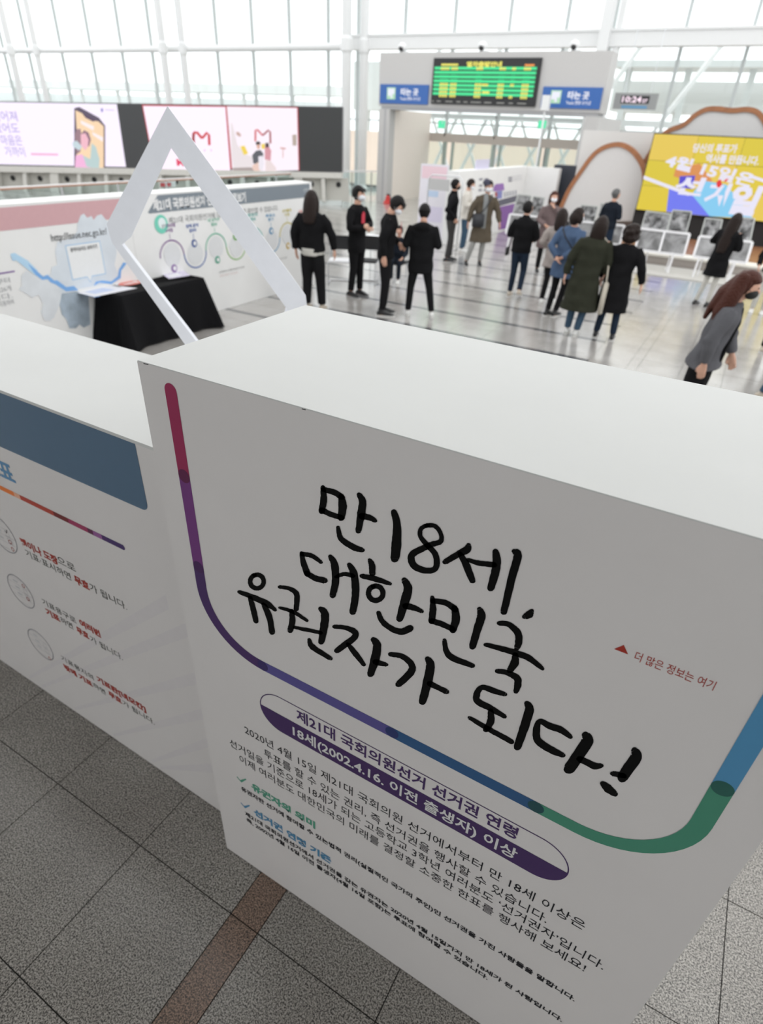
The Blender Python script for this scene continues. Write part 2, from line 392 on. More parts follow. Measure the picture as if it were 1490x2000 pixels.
# colour bands, each a flat printed strip; last indices walk the path list
idx = [0, 1, 2, 3 + nL, 4 + nL, 5 + nL, 6 + 2*nL, 7 + 2*nL]
def strip(a, b, m, dy=0):
    L, Rr = ribbon(UP[a:b+1] if b > a else UP[a:a+2], wv); n = len(L)
    V = [pp(*q, dy) for q in L] + [pp(*q, dy) for q in Rr]; F = [(i, i+1, n+i+1, n+i) for i in range(n-1)]
    mk('border_line', V, F, m, box)
cols = [s[2] for s in segs]
bounds = [0, 1, 2, 3 + nL, 4 + nL, 5 + nL, 7 + 2*nL - 0, len(UP) - 1]
# the path holds: 0,1,2, corner(3..3+nL), -.447, -.04, corner, 1.697, 2.19
bounds = [0, 1, 2, 3 + nL, 4 + nL, 5 + nL, len(UP) - 2, len(UP) - 1]
for i in range(7): strip(bounds[i], bounds[i+1], cols[i])
nodes = [ink('node_plum', '4a1338'), ink('node_violet', '371a45'), ink('node_indigo', '2b2150'), ink('node_navy', '1f2a55'), ink('node_teal_dark', '173b40'), ink('node_green_dark', '1d4a43')]
def disc(c, r, m, dy, name='print_dot', n=28):
    mk(name, [pp(c[0] + r * math.cos(2*math.pi*i/n), c[1] + r * math.sin(2*math.pi*i/n), dy) for i in range(n)], [tuple(range(n))], m, box)
disc((xl, zt), wv/2, cols[0], .0001); disc((xr, 2.19), wv/2, cols[6], .0001)
for i, c in enumerate([UP[1], UP[2], UP[3+nL], UP[4+nL], UP[5+nL], UP[-2]]): disc(c, wv/2 * 1.01, nodes[i], .0003)
# pill with two lines
pur = ink('pill_purple_print', '34204a'); xa, xb, zc, rz_ = -.925, .082, 1.168, .086
def pill(r, up=True, lo=True, n=16):
    P = []
    x0, x1 = xa + rz_, xb - rz_
    if up: P += [(x1 + r*math.cos(a), zc + r*math.sin(a)) for a in np.linspace(0, math.pi/2, n)] + [(x0 + r*math.cos(a), zc + r*math.sin(a)) for a in np.linspace(math.pi/2, math.pi, n)]
    if lo: P += [(x0 + r*math.cos(a), zc + r*math.sin(a)) for a in np.linspace(math.pi, 1.5*math.pi, n)] + [(x1 + r*math.cos(a), zc + r*math.sin(a)) for a in np.linspace(1.5*math.pi, 2*math.pi, n)]
    return P
o_, i_ = pill(rz_, lo=False), pill(rz_ - .0035, lo=False); n = len(o_)
mk('pill_outline', [pp(*q) for q in o_ + i_], [(k, k+1, n+k+1, n+k) for k in range(n-1)], pur, box)
mk('pill_fill', [pp(*q) for q in pill(rz_, up=False)], [tuple(range(2*16))], pur, box)
U = (1, 0, 0); Zv = (0, 0, 1); NW = (0, -.0012, 0)
def line(x0, x1, z, body, m, h, bold=0.0, name='lettering'): text(name, body, m, box, (x0, YP, z), U, Zv, h, x1 - x0, bold, NW if m.name == 'white_print' else (0, -.0002, 0))
WP = mat('white_print', (.80, .80, .80), .5)
line(-.777, -.062, 1.193, '제21대 국회의원선거 선거권 연령', pur, .058, .022)
line(-.795, -.048, 1.106, '18세(2002.4.16. 이전 출생자) 이상', WP, .056, .022)
INK = mat('dark_grey_print', (.022, .022, .027), .6, spec=.1)
line(-1.010, .167, .962, '2020년 4월 15일 제21대 국회의원 선거에서부터 만 18세 이상은', INK, .052)
line(-.930, .078, .891, '투표를 할 수 있는 권리, 즉 선거권을 행사할 수 있습니다.', INK, .052)
line(-1.094, .250, .829, "선거일을 기준으로 18세가 되는 고등학교 3학년 여러분도 ‘선거권자’입니다.", INK, .052)
line(-1.055, .213, .764, '이제 여러분도 대한민국의 미래를 결정할 소중한 한표를 행사해 보세요!', INK, .052)
GRN = ink('green_heading_print', '3f7d68'); BLU = ink('blue_heading_print', '3c6d8c')
line(-1.012, -.719, .629, '유권자의 의미', GRN, .048, .05)
line(-1.070, .228, .572, '유권자란 선거에 참여할 수 있는법적 권리(실질적인 국가의 주인)인 선거권을 가진 사람들을 말합니다.', INK, .033, .028)
line(-1.017, -.651, .455, '선거권 연령 기준', BLU, .048, .05)
line(-1.068, .225, .402, '제21대 국회의원선거에서 선거권을 갖는 유권자는 2020년 4월 15일까지 만 18세가 된 사람입니다.', INK, .033, .028)
line(-1.065, -.019, .359, '즉, 2002년 4월 16일 이전 출생자(4월 16일 포함)는 투표에 참여할 수 있습니다.', INK, .033, .028)
for zc_, m in ((.635, GRN), (.462, BLU)):
    L, Rr = ribbon([(-1.083, zc_ + .012), (-1.066, zc_ - .004), (-1.036, zc_ + .034)], [.006, .013, .005]); mk('check_mark', [pp(*q) for q in L + Rr[::-1]], [(0, 1, 4, 5), (1, 2, 3, 4)], m, box)
RED = mat('red_print', (.42, .035, .02), .5)
line(.045, .183, 1.925, '더 많은 정보는 여기', RED, .026, .0, 'lettering')
mk('triangle_mark', [pp(.007, 1.931), pp(.033, 1.931), pp(.0205, 1.949)], [(0, 1, 2)], RED, box)
# brush calligraphy (stroke centre lines read off the print, widths per point)
def c3(x, y): return (420 + x / 2.191, 920 + y / 2.191)
def c4(x, y): return (1000 + x / 3.041, 1050 + y / 3.041)
def ring(cx, cy, rx, ry, n=14): return [(cx + rx*math.cos(2*math.pi*i/n - 1.9), cy + ry*math.sin(2*math.pi*i/n - 1.9)) for i in range(n+1)]
S3 = [
 [([(462,68),(466,120),(457,172)],[16,24,22]), ([(464,78),(510,90),(545,112)],[18,20,20]), ([(540,108),(547,150),(540,200)],[20,30,24]), ([(456,165),(500,186),(545,200)],[20,18,18]),
  ([(617,100),(632,130),(626,180),(614,256)],[10,26,28,20]), ([(628,192),(660,198),(686,212)],[24,20,12]), ([(527,240),(535,280),(556,303),(595,326),(632,338)],[8,18,20,22,16])],
 [([(766,174),(779,230),(776,320),(770,374)],[14,28,34,30])],
 [([(905,232),(940,234),(966,266),(966,300),(925,314),(882,334),(842,360),(850,402),(895,424),(938,420),(950,388),(940,350),(905,312),(880,280),(882,246),(912,230)],[14,16,14,18,20,22,24,24,22,20,22,20,18,16,16,14])],
 [([(1085,316),(1078,335),(1040,355),(985,388)],[16,28,22,20]), ([(1048,352),(1075,400),(1102,468)],[14,26,22]), ([(1082,378),(1125,392),(1195,400)],[12,18,20]),
  ([(1200,343),(1206,380),(1200,430),(1180,500)],[22,30,30,26]), ([(1280,342),(1296,362),(1272,450),(1236,602)],[12,30,28,24]), ([(1355,598),(1345,612),(1325,622)],[10,28,20])],
 [([(371,350),(380,395),(396,440)],[10,20,22]), ([(372,354),(415,362),(455,390)],[16,16,12]), ([(392,434),(425,456),(470,468)],[18,20,22]),
  ([(494,365),(512,400),(516,470),(504,532)],[12,26,26,22]), ([(518,452),(555,440),(592,448)],[12,14,16]), ([(575,400),(595,440),(602,520),(590,602)],[12,26,26,24])],
 [([(662,380),(672,402),(674,438)],[10,22,22]), ([(628,448),(690,462),(750,482)],[16,20,12]), (ring(688,522,31,31),[18]*15), ([(810,465),(826,500),(815,550),(790,632)],[14,30,32,24]),
  ([(815,576),(850,584),(886,600)],[22,20,12]), ([(700,606),(718,645),(760,676),(800,686),(835,672)],[8,18,20,22,26])],
 [([(930,540),(933,590),(927,642)],[14,24,22]), ([(932,555),(985,562),(1030,592)],[18,20,22]), ([(1025,585),(1031,632),(1018,680)],[22,30,24]), ([(926,640),(970,654),(1020,676)],[20,20,18]),
  ([(1132,590),(1140,620),(1122,680),(1102,750)],[18,30,28,24]), ([(982,722),(990,770),(1020,800),(1102,832)],[12,20,22,18])],
 [([(1215,650),(1255,655),(1295,690),(1300,730),(1292,756)],[12,18,24,26,20]), ([(1157,742),(1230,760),(1300,782),(1345,800),(1402,845)],[8,20,22,22,10]), ([(1285,785),(1282,820),(1262,852)],[20,30,22]),
  ([(1207,855),(1250,862),(1292,885),(1296,912),(1288,942)],[12,18,24,26,18])],
 [(ring(180,472,29,29),[16]*15), ([(103,516),(170,542),(225,568),(258,594)],[8,20,20,12]), ([(150,540),(164,590),(176,642)],[16,20,18]), ([(208,570),(232,620),(245,690)],[16,22,20])],
 [([(276,495),(320,503),(350,528),(348,590)],[10,14,20,18]), ([(277,584),(335,602),(395,640)],[10,14,10]), ([(328,598),(332,640),(322,682)],[16,22,20]), ([(338,668),(390,678),(455,692)],[10,14,12]),
  ([(452,588),(470,610),(468,660),(455,730)],[10,28,28,22]), ([(403,720),(418,752),(496,802)],[10,20,14])],
 [([(510,665),(560,670),(600,690),(596,712),(560,740),(522,768)],[12,16,22,22,22,20]), ([(568,738),(602,782),(638,828)],[10,20,14]), ([(678,720),(694,745),(686,800),(666,868)],[12,28,32,24]), ([(686,816),(710,822),(735,828)],[20,18,12])],
 [([(750,783),(800,792),(840,825),(838,860),(785,912)],[12,18,22,26,22]), ([(910,803),(922,830),(910,900),(888,986)],[12,30,32,26]), ([(918,908),(955,926),(992,944)],[20,18,18])],
 [([(1242,955),(1190,938),(1142,925),(1120,955),(1125,985),(1175,1012),(1240,1050)],[14,20,18,24,22,22,14]), ([(1180,1025),(1180,1070),(1160,1105)],[20,26,22]), ([(1088,1054),(1165,1100),(1220,1130),(1270,1158)],[12,18,18,18]),
  ([(1335,993),(1345,1020),(1325,1090),(1294,1180)],[16,32,32,26])]]
S4 = [[([(348,1182),(290,1140),(225,1118),(165,1090),(146,1140),(150,1195),(185,1230),(245,1265),(305,1292)],[18,32,32,24,36,36,36,34,20]), ([(436,1170),(448,1205),(405,1275),(340,1372)],[24,58,56,56]), ([(400,1312),(450,1335),(490,1355),(532,1353)],[30,32,34,12])],
      [([(728,1262),(738,1300),(690,1370),(655,1425)],[30,56,56,50]), ([(596,1400),(630,1405),(670,1415)],[24,26,22]), ([(538,1458),(570,1488),(614,1522)],[14,42,22])]]
def brush(groups, cf, sc):
    for g in groups:
        mb = MB()
        for pts, w in g:
            # subdivide with smooth interpolation and ragged edges
            P = np.array(pts, float); W_ = np.array(w, float); W_ = np.maximum(W_, .62 * W_.max()) * 1.25; t = np.arange(len(P)); T = np.linspace(0, len(P)-1, (len(P)-1)*7+1)
            if len(P) > 2:
                def cr(A):
                    o = []
                    for q in T:
                        i = min(int(q), len(A)-2); s = q - i; p0 = A[max(i-1, 0)]; p1 = A[i]; p2 = A[i+1]; p3 = A[min(i+2, len(A)-1)]
                        o.append(.5*((2*p1) + (-p0+p2)*s + (2*p0-5*p1+4*p2-p3)*s*s + (-p0+3*p1-3*p2+p3)*s**3))
                    return np.array(o)
                P2 = cr(P)
            else: P2 = np.array([np.interp(T, t, P[:, 0]), np.interp(T, t, P[:, 1])]).T
            W2 = np.interp(T, t, W_)
            L, Rr = ribbon(P2, list(W2)); n = len(L); V = []
            for q in L + Rr:
                j = random.uniform(-.9, .9), random.uniform(-.9, .9)
                e = aty(*cf(q[0] + j[0], q[1] + j[1]), YF); V.append((e[0], YP - .0002, e[2]))
            mb.add(V, [(k, k+1, n+k+1, n+k) for k in range(n-1)])
            for c, tdir, wd in ((P2[0], P2[0]-P2[1], W2[0]), (P2[-1], P2[-1]-P2[-2], W2[-1])):   # rounded ends
                a0 = math.atan2(tdir[1], tdir[0]); V = []
                for k in range(9):
                    a = a0 - math.pi/2 + math.pi*k/8; rr = wd/2 * random.uniform(.9, 1.0); e = aty(*cf(c[0] + rr*math.cos(a), c[1] + rr*.9*math.sin(a)), YF); V.append((e[0], YP - .0002, e[2]))
                mb.add(V, [tuple(range(9))])
        mb.build('brush_lettering', BLACK, box)
brush(S3, c3, 2.191); brush(S4, c4, 3.041)

# lower counter to the left of the cube
YC = 1.058; ZC = 1.92; CX0 = -4.6; CX1 = XL - .004; YCB = 1.632
cnt = empty('display_counter', (-2.4, 1.3, 0), label='lower white exhibition counter with blue header band, left of the tall cube', cat='display stand')
sl = .022 / 1.776
def cy(x): return YC + (-1.366 - x) * sl
F0 = [(CX0, cy(CX0), .004), (CX1, cy(CX1), .004), (CX1, cy(CX1), ZC - .012), (CX0, cy(CX0), ZC - .012)]
MB().prism(F0, (0, .012, 0)).build('front_panel', FRONTW, cnt)
MB().box((CX0, YCB - .012, .004), (CX1, YCB, ZC - .012)).build('back_panel', WHITE, cnt)
MB().box((CX0, cy(CX0) + .014, .004), (CX0 + .012, YCB - .013, ZC - .012)).build('side_panel', WHITE, cnt)
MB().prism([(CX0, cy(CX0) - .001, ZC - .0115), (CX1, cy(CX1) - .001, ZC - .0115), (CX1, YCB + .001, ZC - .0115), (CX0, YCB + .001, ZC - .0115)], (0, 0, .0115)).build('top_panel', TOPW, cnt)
def PC(x, y):
    p = aty(x, y, YC)
    for _ in range(3): p = aty(x, y, cy(p[0]))
    return p + np.array([0, -.0009, 0])
def ccoord(x, z, d=0): return (x, cy(x) - .0009 - d, z)
BH = ink('slate_blue_print', '42586c', 1.8)
h0 = PC(271, 863); hb = PC(292, 998); zbh = PC(150, 938)[2]; xrh = hb[0] - .004
P = [ccoord(CX0 + .02, ZC - .012), ccoord(CX0 + .02, zbh)] + [ccoord(xrh - .03 + .03*math.cos(a), zbh + .03 + .03*math.sin(a)) for a in np.linspace(-math.pi/2, 0, 8)] + [ccoord(xrh, ZC - .012)]
mk('header_band', P, [tuple(range(len(P)))], BH, cnt)
CU = np.array([1, -sl, 0]) / math.hypot(1, sl)
def ctext(body, a, b, h, m, bold=0.0):
    A = PC(*a); B = PC(*b); z = (A[2] + B[2]) / 2
    text('lettering', body, m, cnt, ccoord(A[0], z, .0003), CU, Zv, h, B[0] - A[0], bold)
A = PC(33, 946); text('lettering', '무효표', ink('steel_blue_print', '4a7292'), cnt, ccoord(A[0] - .30, A[2] + .004, .0003), CU, Zv, .105, .30, .03)
rz0 = [PC(-250, 836), PC(0, 954), PC(28, 966), PC(40, 972), PC(105, 1003), PC(134, 1017), PC(171, 1034), PC(182, 1040), PC(199, 1048), PC(209, 1053), PC(240, 1067)]
zr = np.mean([p[2] for p in rz0[1:]])
cc = [ink('ochre_print', 'c98a2c'), ink('amber_print', 'b9632a'), ink('salmon_print', 'c98d74'), ink('brick_print', '8f3327'), ink('maroon_dot_print', '5a1718'), ink('berry_print', '812a4c'), ink('plum_dot_print', '4c1a3a'), ink('mauve_print', '7a4b7c'), ink('violet_dot_print', '3b2052'), ink('indigo_end_print', '352453')]
for i in range(10):
    x0, x1 = rz0[i][0], rz0[i+1][0]; hh = .0115
    Q = [ccoord(x0, zr - hh), ccoord(x1, zr - hh)] + ([ccoord(x1 + .010*math.cos(a), zr + hh*math.sin(a)) for a in np.linspace(-1.3, 1.3, 7)] if i == 9 else []) + [ccoord(x1, zr + hh), ccoord(x0, zr + hh)]
    mk('colour_line', Q, [tuple(range(len(Q)))], cc[i], cnt)
DG = mat('grey_green_print', (.06, .065, .055), .6, spec=.15)
ctext('펜이나 도장', (42, 1062), (116, 1105), .050, RED, .04); ctext('으로', (117, 1106), (147, 1110), .050, DG)
ctext('기표·표시하면', (52, 1083), (141, 1135), .047, DG); ctext('무효', (148, 1138), (176, 1152), .050, RED, .045); ctext('가 됩니다.', (178, 1153), (249, 1190), .047, DG)
ctext('기표용구로', (85, 1180), (150, 1217), .045, DG); ctext('여러번', (157, 1220), (198, 1245), .048, RED, .045)
ctext('기표', (92, 1200), (118, 1213), .047, RED, .045); ctext('하면', (120, 1214), (144, 1229), .045, DG); ctext('무효', (151, 1232), (176, 1251), .047, RED, .045); ctext('가 됩니다.', (178, 1251), (241, 1290), .045, DG)
ctext('기표용지의', (122, 1290), (183, 1326), .044, DG); ctext('기표란[네모칸]', (191, 1330), (286, 1390), .046, RED, .045)
ctext('밖에 기표', (127, 1306), (182, 1341), .045, RED, .045); ctext('하면', (184, 1342), (207, 1356), .043, DG); ctext('무효', (214, 1359), (239, 1374), .046, RED, .045); ctext('가 됩니다.', (241, 1375), (303, 1416), .043, DG)
# three magnified ballot circles
GL = mat('pale_grey_line_print', (.50, .50, .52), .5); GLD = mat('mid_grey_line_print', (.30, .30, .33), .5)
def ccirc(c, r0, r1, m, n=40, name='circle_outline', d=.0002):
    V = [ccoord(c[0] + r*math.cos(2*math.pi*i/n), c[1] + r*math.sin(2*math.pi*i/n), d) for r in (r0, r1) for i in range(n)]
    mk(name, V, [(i, (i+1) % n, n+(i+1) % n, n+i) for i in range(n)], m, cnt)
def cring_frame(x, z, w, h, m, t=.0018):
    o4 = [(x, z), (x+w, z), (x+w, z+h), (x, z+h)]; i4 = [(x+t, z+t), (x+w-t, z+t), (x+w-t, z+h-t), (x+t, z+h-t)]
    mk('ballot_box', [ccoord(*q, .0004) for q in o4 + i4], [(k, (k+1) % 4, 4+(k+1) % 4, 4+k) for k in range(4)], m, cnt)
for k, (l, r) in enumerate([((-28, 1035), (41, 1060)), ((2, 1120), (81, 1190)), ((41, 1228), (118, 1290))]):
    A = PC(*l); B = PC(*r); c = ((A[0]+B[0])/2, (A[2]+B[2])/2 + .0); rad = .100 if k == 0 else .098
    ctr = [PC(5, 1043), PC(41, 1155), PC(79.5, 1259)][k]; c = (ctr[0], ctr[2])
    ccirc(c, rad, rad - .005, GLD)
    for j in range(-2, 3):
        zz = c[1] + j * .040; hw = math.sqrt(max(0, (rad - .008)**2 - (j*.040)**2))
        mk('ballot_rule', [ccoord(c[0]-hw, zz, .0003), ccoord(c[0]+hw, zz, .0003), ccoord(c[0]+hw, zz+.0015, .0003), ccoord(c[0]-hw, zz+.0015, .0003)], [(0, 1, 2, 3)], GL, cnt)
        bx = c[0] + .030
        if math.hypot(bx + .03 - c[0], zz + .03 - c[1]) < rad - .008 and math.hypot(bx + .03 - c[0], zz - c[1]) < rad - .005:
            cring_frame(bx, zz + .003, .030, .030, GL)
        mk('ballot_mark', [ccoord(c[0]-.035, zz+.012, .0003), ccoord(c[0]-.0, zz+.012, .0003), ccoord(c[0]-.0, zz+.024, .0003), ccoord(c[0]-.035, zz+.024, .0003)], [(0, 1, 2, 3)], mat('very_pale_grey_print', (.66, .66, .67), .5), cnt) if abs(j) < 2 else None
    for q in ([(.045, -.025), (.045, -.065)], [(.045, .055), (.045, -.025)], [(.045, -.072)])[k]:
        ccirc((c[0] + q[0], c[1] + q[1]), .011, .008, RED, 16, 'stamp_mark', .0005)
    if k == 0:
        L, Rr = ribbon([(c[0]+.036, c[1]+.032), (c[0]+.043, c[1]+.022), (c[0]+.056, c[1]+.044)], .004); mk('check_mark', [ccoord(*q, .0005) for q in L + Rr[::-1]], [(0, 1, 4, 5), (1, 2, 3, 4)], BLACK, cnt)
# faint lilac bands across the lower right of the counter
LBAND = mat('faint_lilac_tint', (.775, .748, .755), .5)
for k, (a, b) in enumerate([((180, 1478), (416, 1330)), ((250, 1525), (424, 1400)), ((300, 1500), (425, 1455)), ((330, 1560), (428, 1510)), ((60, 1330), (330, 1190)), ((100, 1385), (380, 1240))]):
    A = PC(*a); B = PC(*b); t = .045
    zA = max(.02, A[2])
    mk('lilac_band', [ccoord(A[0], zA, -.0003), ccoord(min(B[0], CX1-.003), B[2], -.0003), ccoord(min(B[0], CX1-.003), B[2]+t*1.6, -.0003), ccoord(A[0], zA+t*.5, -.0003)], [(0, 1, 2, 3)], LBAND, cnt)

# open white diamond frame behind the stand
Dm = 3.05
hd = _ray(400, 450); hd = np.array([hd[0], hd[1], 0]); hd = _n(hd)
def PD(x, y, d=0.0):
    r = _ray(x, y); return CP + r * ((Dm + d) / np.dot(r, hd))
dm = empty('diamond_frame', (*(CP + hd * Dm)[:2], 0), label='large open white diamond shaped frame standing behind the counter', cat='frame')
DWH = mat('pale_blue_white_lacquer', (.85, .87, .93), .45)
tk = hd * .075
apo, apin = (327, 207), (334, 289); lo_, li_ = (208, 438), (256, 463); ro_, ri_ = (597, 577), (562, 606)
# corners in plane coordinates
lo2 = (219, 475); bo = (497, 860); bi = (478, 795)
def beam(name, pts): MB().prism([PD(*p) for p in pts], tk).build(name, DWH, dm)
beam('upper_left_bar', [apo, apin, li_, (238, 478), lo2, lo_])
beam('upper_right_bar', [apo, ro_, ri_, apin])
beam('lower_left_bar', [(238, 478), lo2, (497, 862), (510, 832)])
beam('lower_right_bar', [ro_, (600, 600), (510, 845), (497, 830), ri_])
bt = PD(503, 850) ; bt = bt + tk / 2
MB().box((bt[0] - .03, bt[1] - .03, .02), (bt[0] + .03, bt[1] + .03, bt[2] + .06)).build('stand_post', DWH, dm)
MB().box((bt[0] - .16, bt[1] - .16, 0), (bt[0] + .16, bt[1] + .16, .02)).build('base_plate', DWH, dm)

# ================================================================== DISPLAY WALL ON THE LEFT (plane x = XW)
XW = -7.51; ZW = 1.83
PW = lambda x, y: atx(x, y, XW) + np.array([.004, 0, 0])
SPL = 6.15
wl1 = empty('display_wall', (XW - .2, 4.0, 0), label='white printed exhibition wall with pink header and pale blue map', cat='display stand')
wl2 = empty('display_wall', (XW - .2, 8.3, 0), label='white printed exhibition wall with grey header and winding coloured line', cat='display stand')
for w_, a, b in ((wl1, 1.9, SPL - .002), (wl2, SPL + .002, 10.42)):
    MB().box((XW - .40, a, .003), (XW, b, ZW - .015)).build('body', WHITE, w_)
    MB().box((XW - .402, a, ZW - .015), (XW + .002, b, ZW)).build('top_panel', WHITE, w_)
PINK = mat('dusty_pink_print', (.60, .36, .38), .5); GREY = mat('slate_grey_print', (.20, .235, .27), .5)
def wq(y0, y1, z0, z1, m, parent, name, d=.003): return mk(name, [(XW + d, y0, z0), (XW + d, y1, z0), (XW + d, y1, z1), (XW + d, y0, z1)], [(0, 1, 2, 3)], m, parent)
wq(2.0, SPL - .03, 1.565, 1.80, PINK, wl1, 'header_band')
P = [(XW + .003, 6.69, 1.805), (XW + .003, 10.35, 1.805), (XW + .003, 10.35, 1.585), (XW + .003, 6.50, 1.585), (XW + .003, 6.47, 1.60)]
mk('header_band', P, [tuple(range(5))], GREY, wl2)
def wtext(body, y0, y1, z, h, m, parent, bold=0.0): text('lettering', body, m, parent, (XW + .006, y0, z), (0, 1, 0), Zv, h, y1 - y0, bold)
def cw(x, y, ox=300, oy=340, s=4.382): return PW(ox + x / s, oy + y / s)
A = cw(0, 300); B = cw(440, 262); Cc = cw(790, 235)
wtext('제21대 국회의원선거 선거정보 바로보기', PW(299, 409)[1], PW(480, 393)[1], 1.625, .155, WP, wl2, .04)
wtext('제21대 국회의원선거에 대한 각종 정보를 확인할 수 있습니다.', PW(330, 438)[1], PW(543, 415)[1], 1.43, .10, mat('mid_grey_print', (.22, .23, .23), .5), wl2)
wtext('선관위', PW(592, 375)[1], PW(604, 375)[1], 1.68, .07, mat('pale_grey_print', (.62, .64, .66), .5), wl2)
# vivid swatches
TE = mat('mint_print', (.18, .62, .48), .5)
def wdisc(c, r, m, parent, name='print_dot', d=.005, r2=None, n=24, sy=1.0):
    c = np.array(c)
    if r2 is None: mk(name, [(XW + d, c[1] + r*sy*math.cos(2*math.pi*i/n), c[2] + r*math.sin(2*math.pi*i/n)) for i in range(n)], [tuple(range(n))], m, parent)
    else: mk(name, [(XW + d, c[1] + q*sy*math.cos(2*math.pi*i/n), c[2] + q*math.sin(2*math.pi*i/n)) for q in (r, r2) for i in range(n)], [(i, (i+1) % n, n+(i+1) % n, n+i) for i in range(n)], m, parent)
wdisc(PW(314.5, 438), .125, TE, wl2); wdisc(PW(316, 436), .072, mat('pale_mint_print', (.78, .86, .87), .5), wl2, d=.006)
cols2 = [('violet_line', '7a4a8c', (337, 500)), ('blue_line', '3e62a8', (397, 520)), ('mint_line', '5cb394', (438, 487)), ('leaf_line', '7fb25c', (480, 495)), ('teal_line', '58b0a8', (518, 470)), ('azure_line', '4a93bd', (0, 0)), ('olive_line', 'c3b448', (0, 0)), ('coral_line', 'd98f86', (0, 0))]
yc0 = PW(342, 500)[1]; yb_ = PW(595, 470)[1]
zc_ = 1.0; Rw = (yb_ - yc0 + .3) / 14.4
yq = PW(317, 531)[1]
# alternating half circles
rad = .235; z_mid = .98
yk = yq
names = ['violet', 'blue', 'mint', 'leaf', 'violet2', 'azure', 'olive', 'coral']
for i in range(8):
    m = mat(cols2[i][0], cols2[i][1], .5); c = (XW + .005, yk + rad, z_mid); up_ = 1 if i % 2 == 0 else -1
    pts = [(c[1] - rad*math.cos(a), z_mid + up_*(rad*.95)*math.sin(a)) for a in np.linspace(0, math.pi, 19)]
    L, Rr = ribbon(pts, .018); n = len(L)
    mk('winding_line', [(XW + .005, q[0], q[1]) for q in L + Rr], [(k, k+1, n+k+1, n+k) for k in range(n-1)], m, wl2)
    wdisc((XW, c[1], z_mid - .0 + up_ * .02), .165, mat('very_pale_grey_disc', (.70, .71, .72), .5), wl2, d=.004)
    if i % 2 == 0 or True:
        wdisc((XW, c[1], z_mid + (.13 if up_ < 0 else -.17)), .058, mat('icon_%s' % names[i], ['8a6aa0', '2f4f90', '2f9a7c', '5ea044', '5a4a90', '3e86b0', 'c8a53c', 'e0805a'][i], .5), wl2, d=.0055)
        wdisc((XW, c[1] + .01, z_mid + (.13 if up_ < 0 else -.17)), .032, WP, wl2, d=.006)
    zt_ = z_mid + rad * .95 + .06 if up_ > 0 else z_mid + .24
    wq(c[1] - .004, c[1] + .004, zt_ - .04, zt_ + .03, m, wl2, 'pointer', .0045)
    t1, t2 = [('선거정보포털', '누리집'), ('정책·공약', '알리미'), ('내 선거구', '정보'), ('사전투표', '안내'), ('후보자', '정보'), ('투표소', '찾기'), ('선거통계', '시스템'), ('개표', '현황')][i]
    wtext(t1, c[1] - .13, c[1] + .13, zt_ + .12, .055, m, wl2, .02); wtext(t2, c[1] - .07, c[1] + .07, zt_ + .055, .055, m, wl2, .02)
    yk += 2 * rad
for k, y0 in enumerate((6.65, 7.75, 8.95)):
    wtext('선거정보 누리집 바로가기 안내', y0, y0 + .62, .60, .035, DG, wl2)
    wtext('자세한 내용은 누리집 참조', y0, y0 + .45, .54, .03, mat('pale_rose_print', (.6, .4, .38), .5), wl2)
# map wall
MB1 = mat('map_pale_blue', (.66, .71, .76), .5, noise=.05, nscale=4); MB2 = mat('map_grey_blue', (.36, .43, .50), .5, noise=.25, nscale=5); MB3 = mat('map_mist', (.70, .73, .76), .5, noise=.06, nscale=5)
def c6(x, y): return (x / 4.656, 380 + y / 4.656)
def wp(name, pts, m, d, cf=c6):
    P = []
    for q in pts:
        p = atx(*cf(*q), XW); P.append((XW + d, p[1], p[2]))
    mk(name, P, [tuple(range(len(P)))], m, wl1)
wp('map_region', [(730,190),(760,172),(790,210),(830,195),(850,230),(880,190),(920,178),(950,215),(975,240),(990,290),(1040,400),(1060,520),(1040,640),(1080,740),(1000,800),(700,860),(560,900),(480,830),(460,720),(470,660),(520,640),(500,520),(520,430),(640,400),(700,340),(705,260)], MB1, .0042)
wp('map_region', [(190,740),(240,690),(330,740),(460,720),(560,900),(540,1000),(490,1120),(450,1150),(400,1140),(370,1070),(390,1000),(350,910),(290,940),(250,910),(170,860),(200,830)], MB3, .0044)
wp('map_region', [(560,900),(690,880),(800,900),(820,1180),(760,1210),(720,1180),(690,1215),(630,1215),(600,1130),(560,1090),(540,1000)], MB2, .0046)
BR = mat('river_blue_print', (.20, .42, .78), .5); BR2 = mat('river_pale_blue_print', (.45, .66, .84), .5)
wp('river', [(92,540),(130,530),(250,600),(340,690),(330,740),(250,680),(150,600),(110,600)], BR2, .0052)
wp('river', [(250,625),(300,665),(390,745),(430,730),(490,780),(520,780),(600,840),(670,830),(710,870),(600,880),(500,815),(460,800),(430,770),(380,775),(320,730)], BR, .0055)
wp('river', [(850,830),(870,790),(930,780),(1010,790),(1070,740),(1080,680),(1120,615),(1150,625),(1100,690),(1095,760),(1010,815),(900,800)], BR, .0055)
text('lettering', 'http://issue.nec.go.kr/', mat('charcoal_print', (.08, .085, .09), .5), wl1, atx(*c6(470, 425), XW) + np.array([.007, 0, 0]), (0, 1, 0), Zv, .115, atx(*c6(975, 370), XW)[1] - atx(*c6(470, 425), XW)[1], .01)
LB = mat('bubble_blue_print', (.36, .55, .75), .5)
bub = [(588,462),(905,418),(962,722),(835,745),(822,800),(790,752),(655,780)]; cxb = np.mean([b[0] for b in bub]); cyb = 600
wp('speech_bubble', bub, LB, .0058); wp('speech_bubble', [(cxb + (x-cxb)*.955, cyb + (y_-cyb)*.945) for x, y_ in bub], mat('bubble_white_print', (.80, .81, .81), .5), .0064)
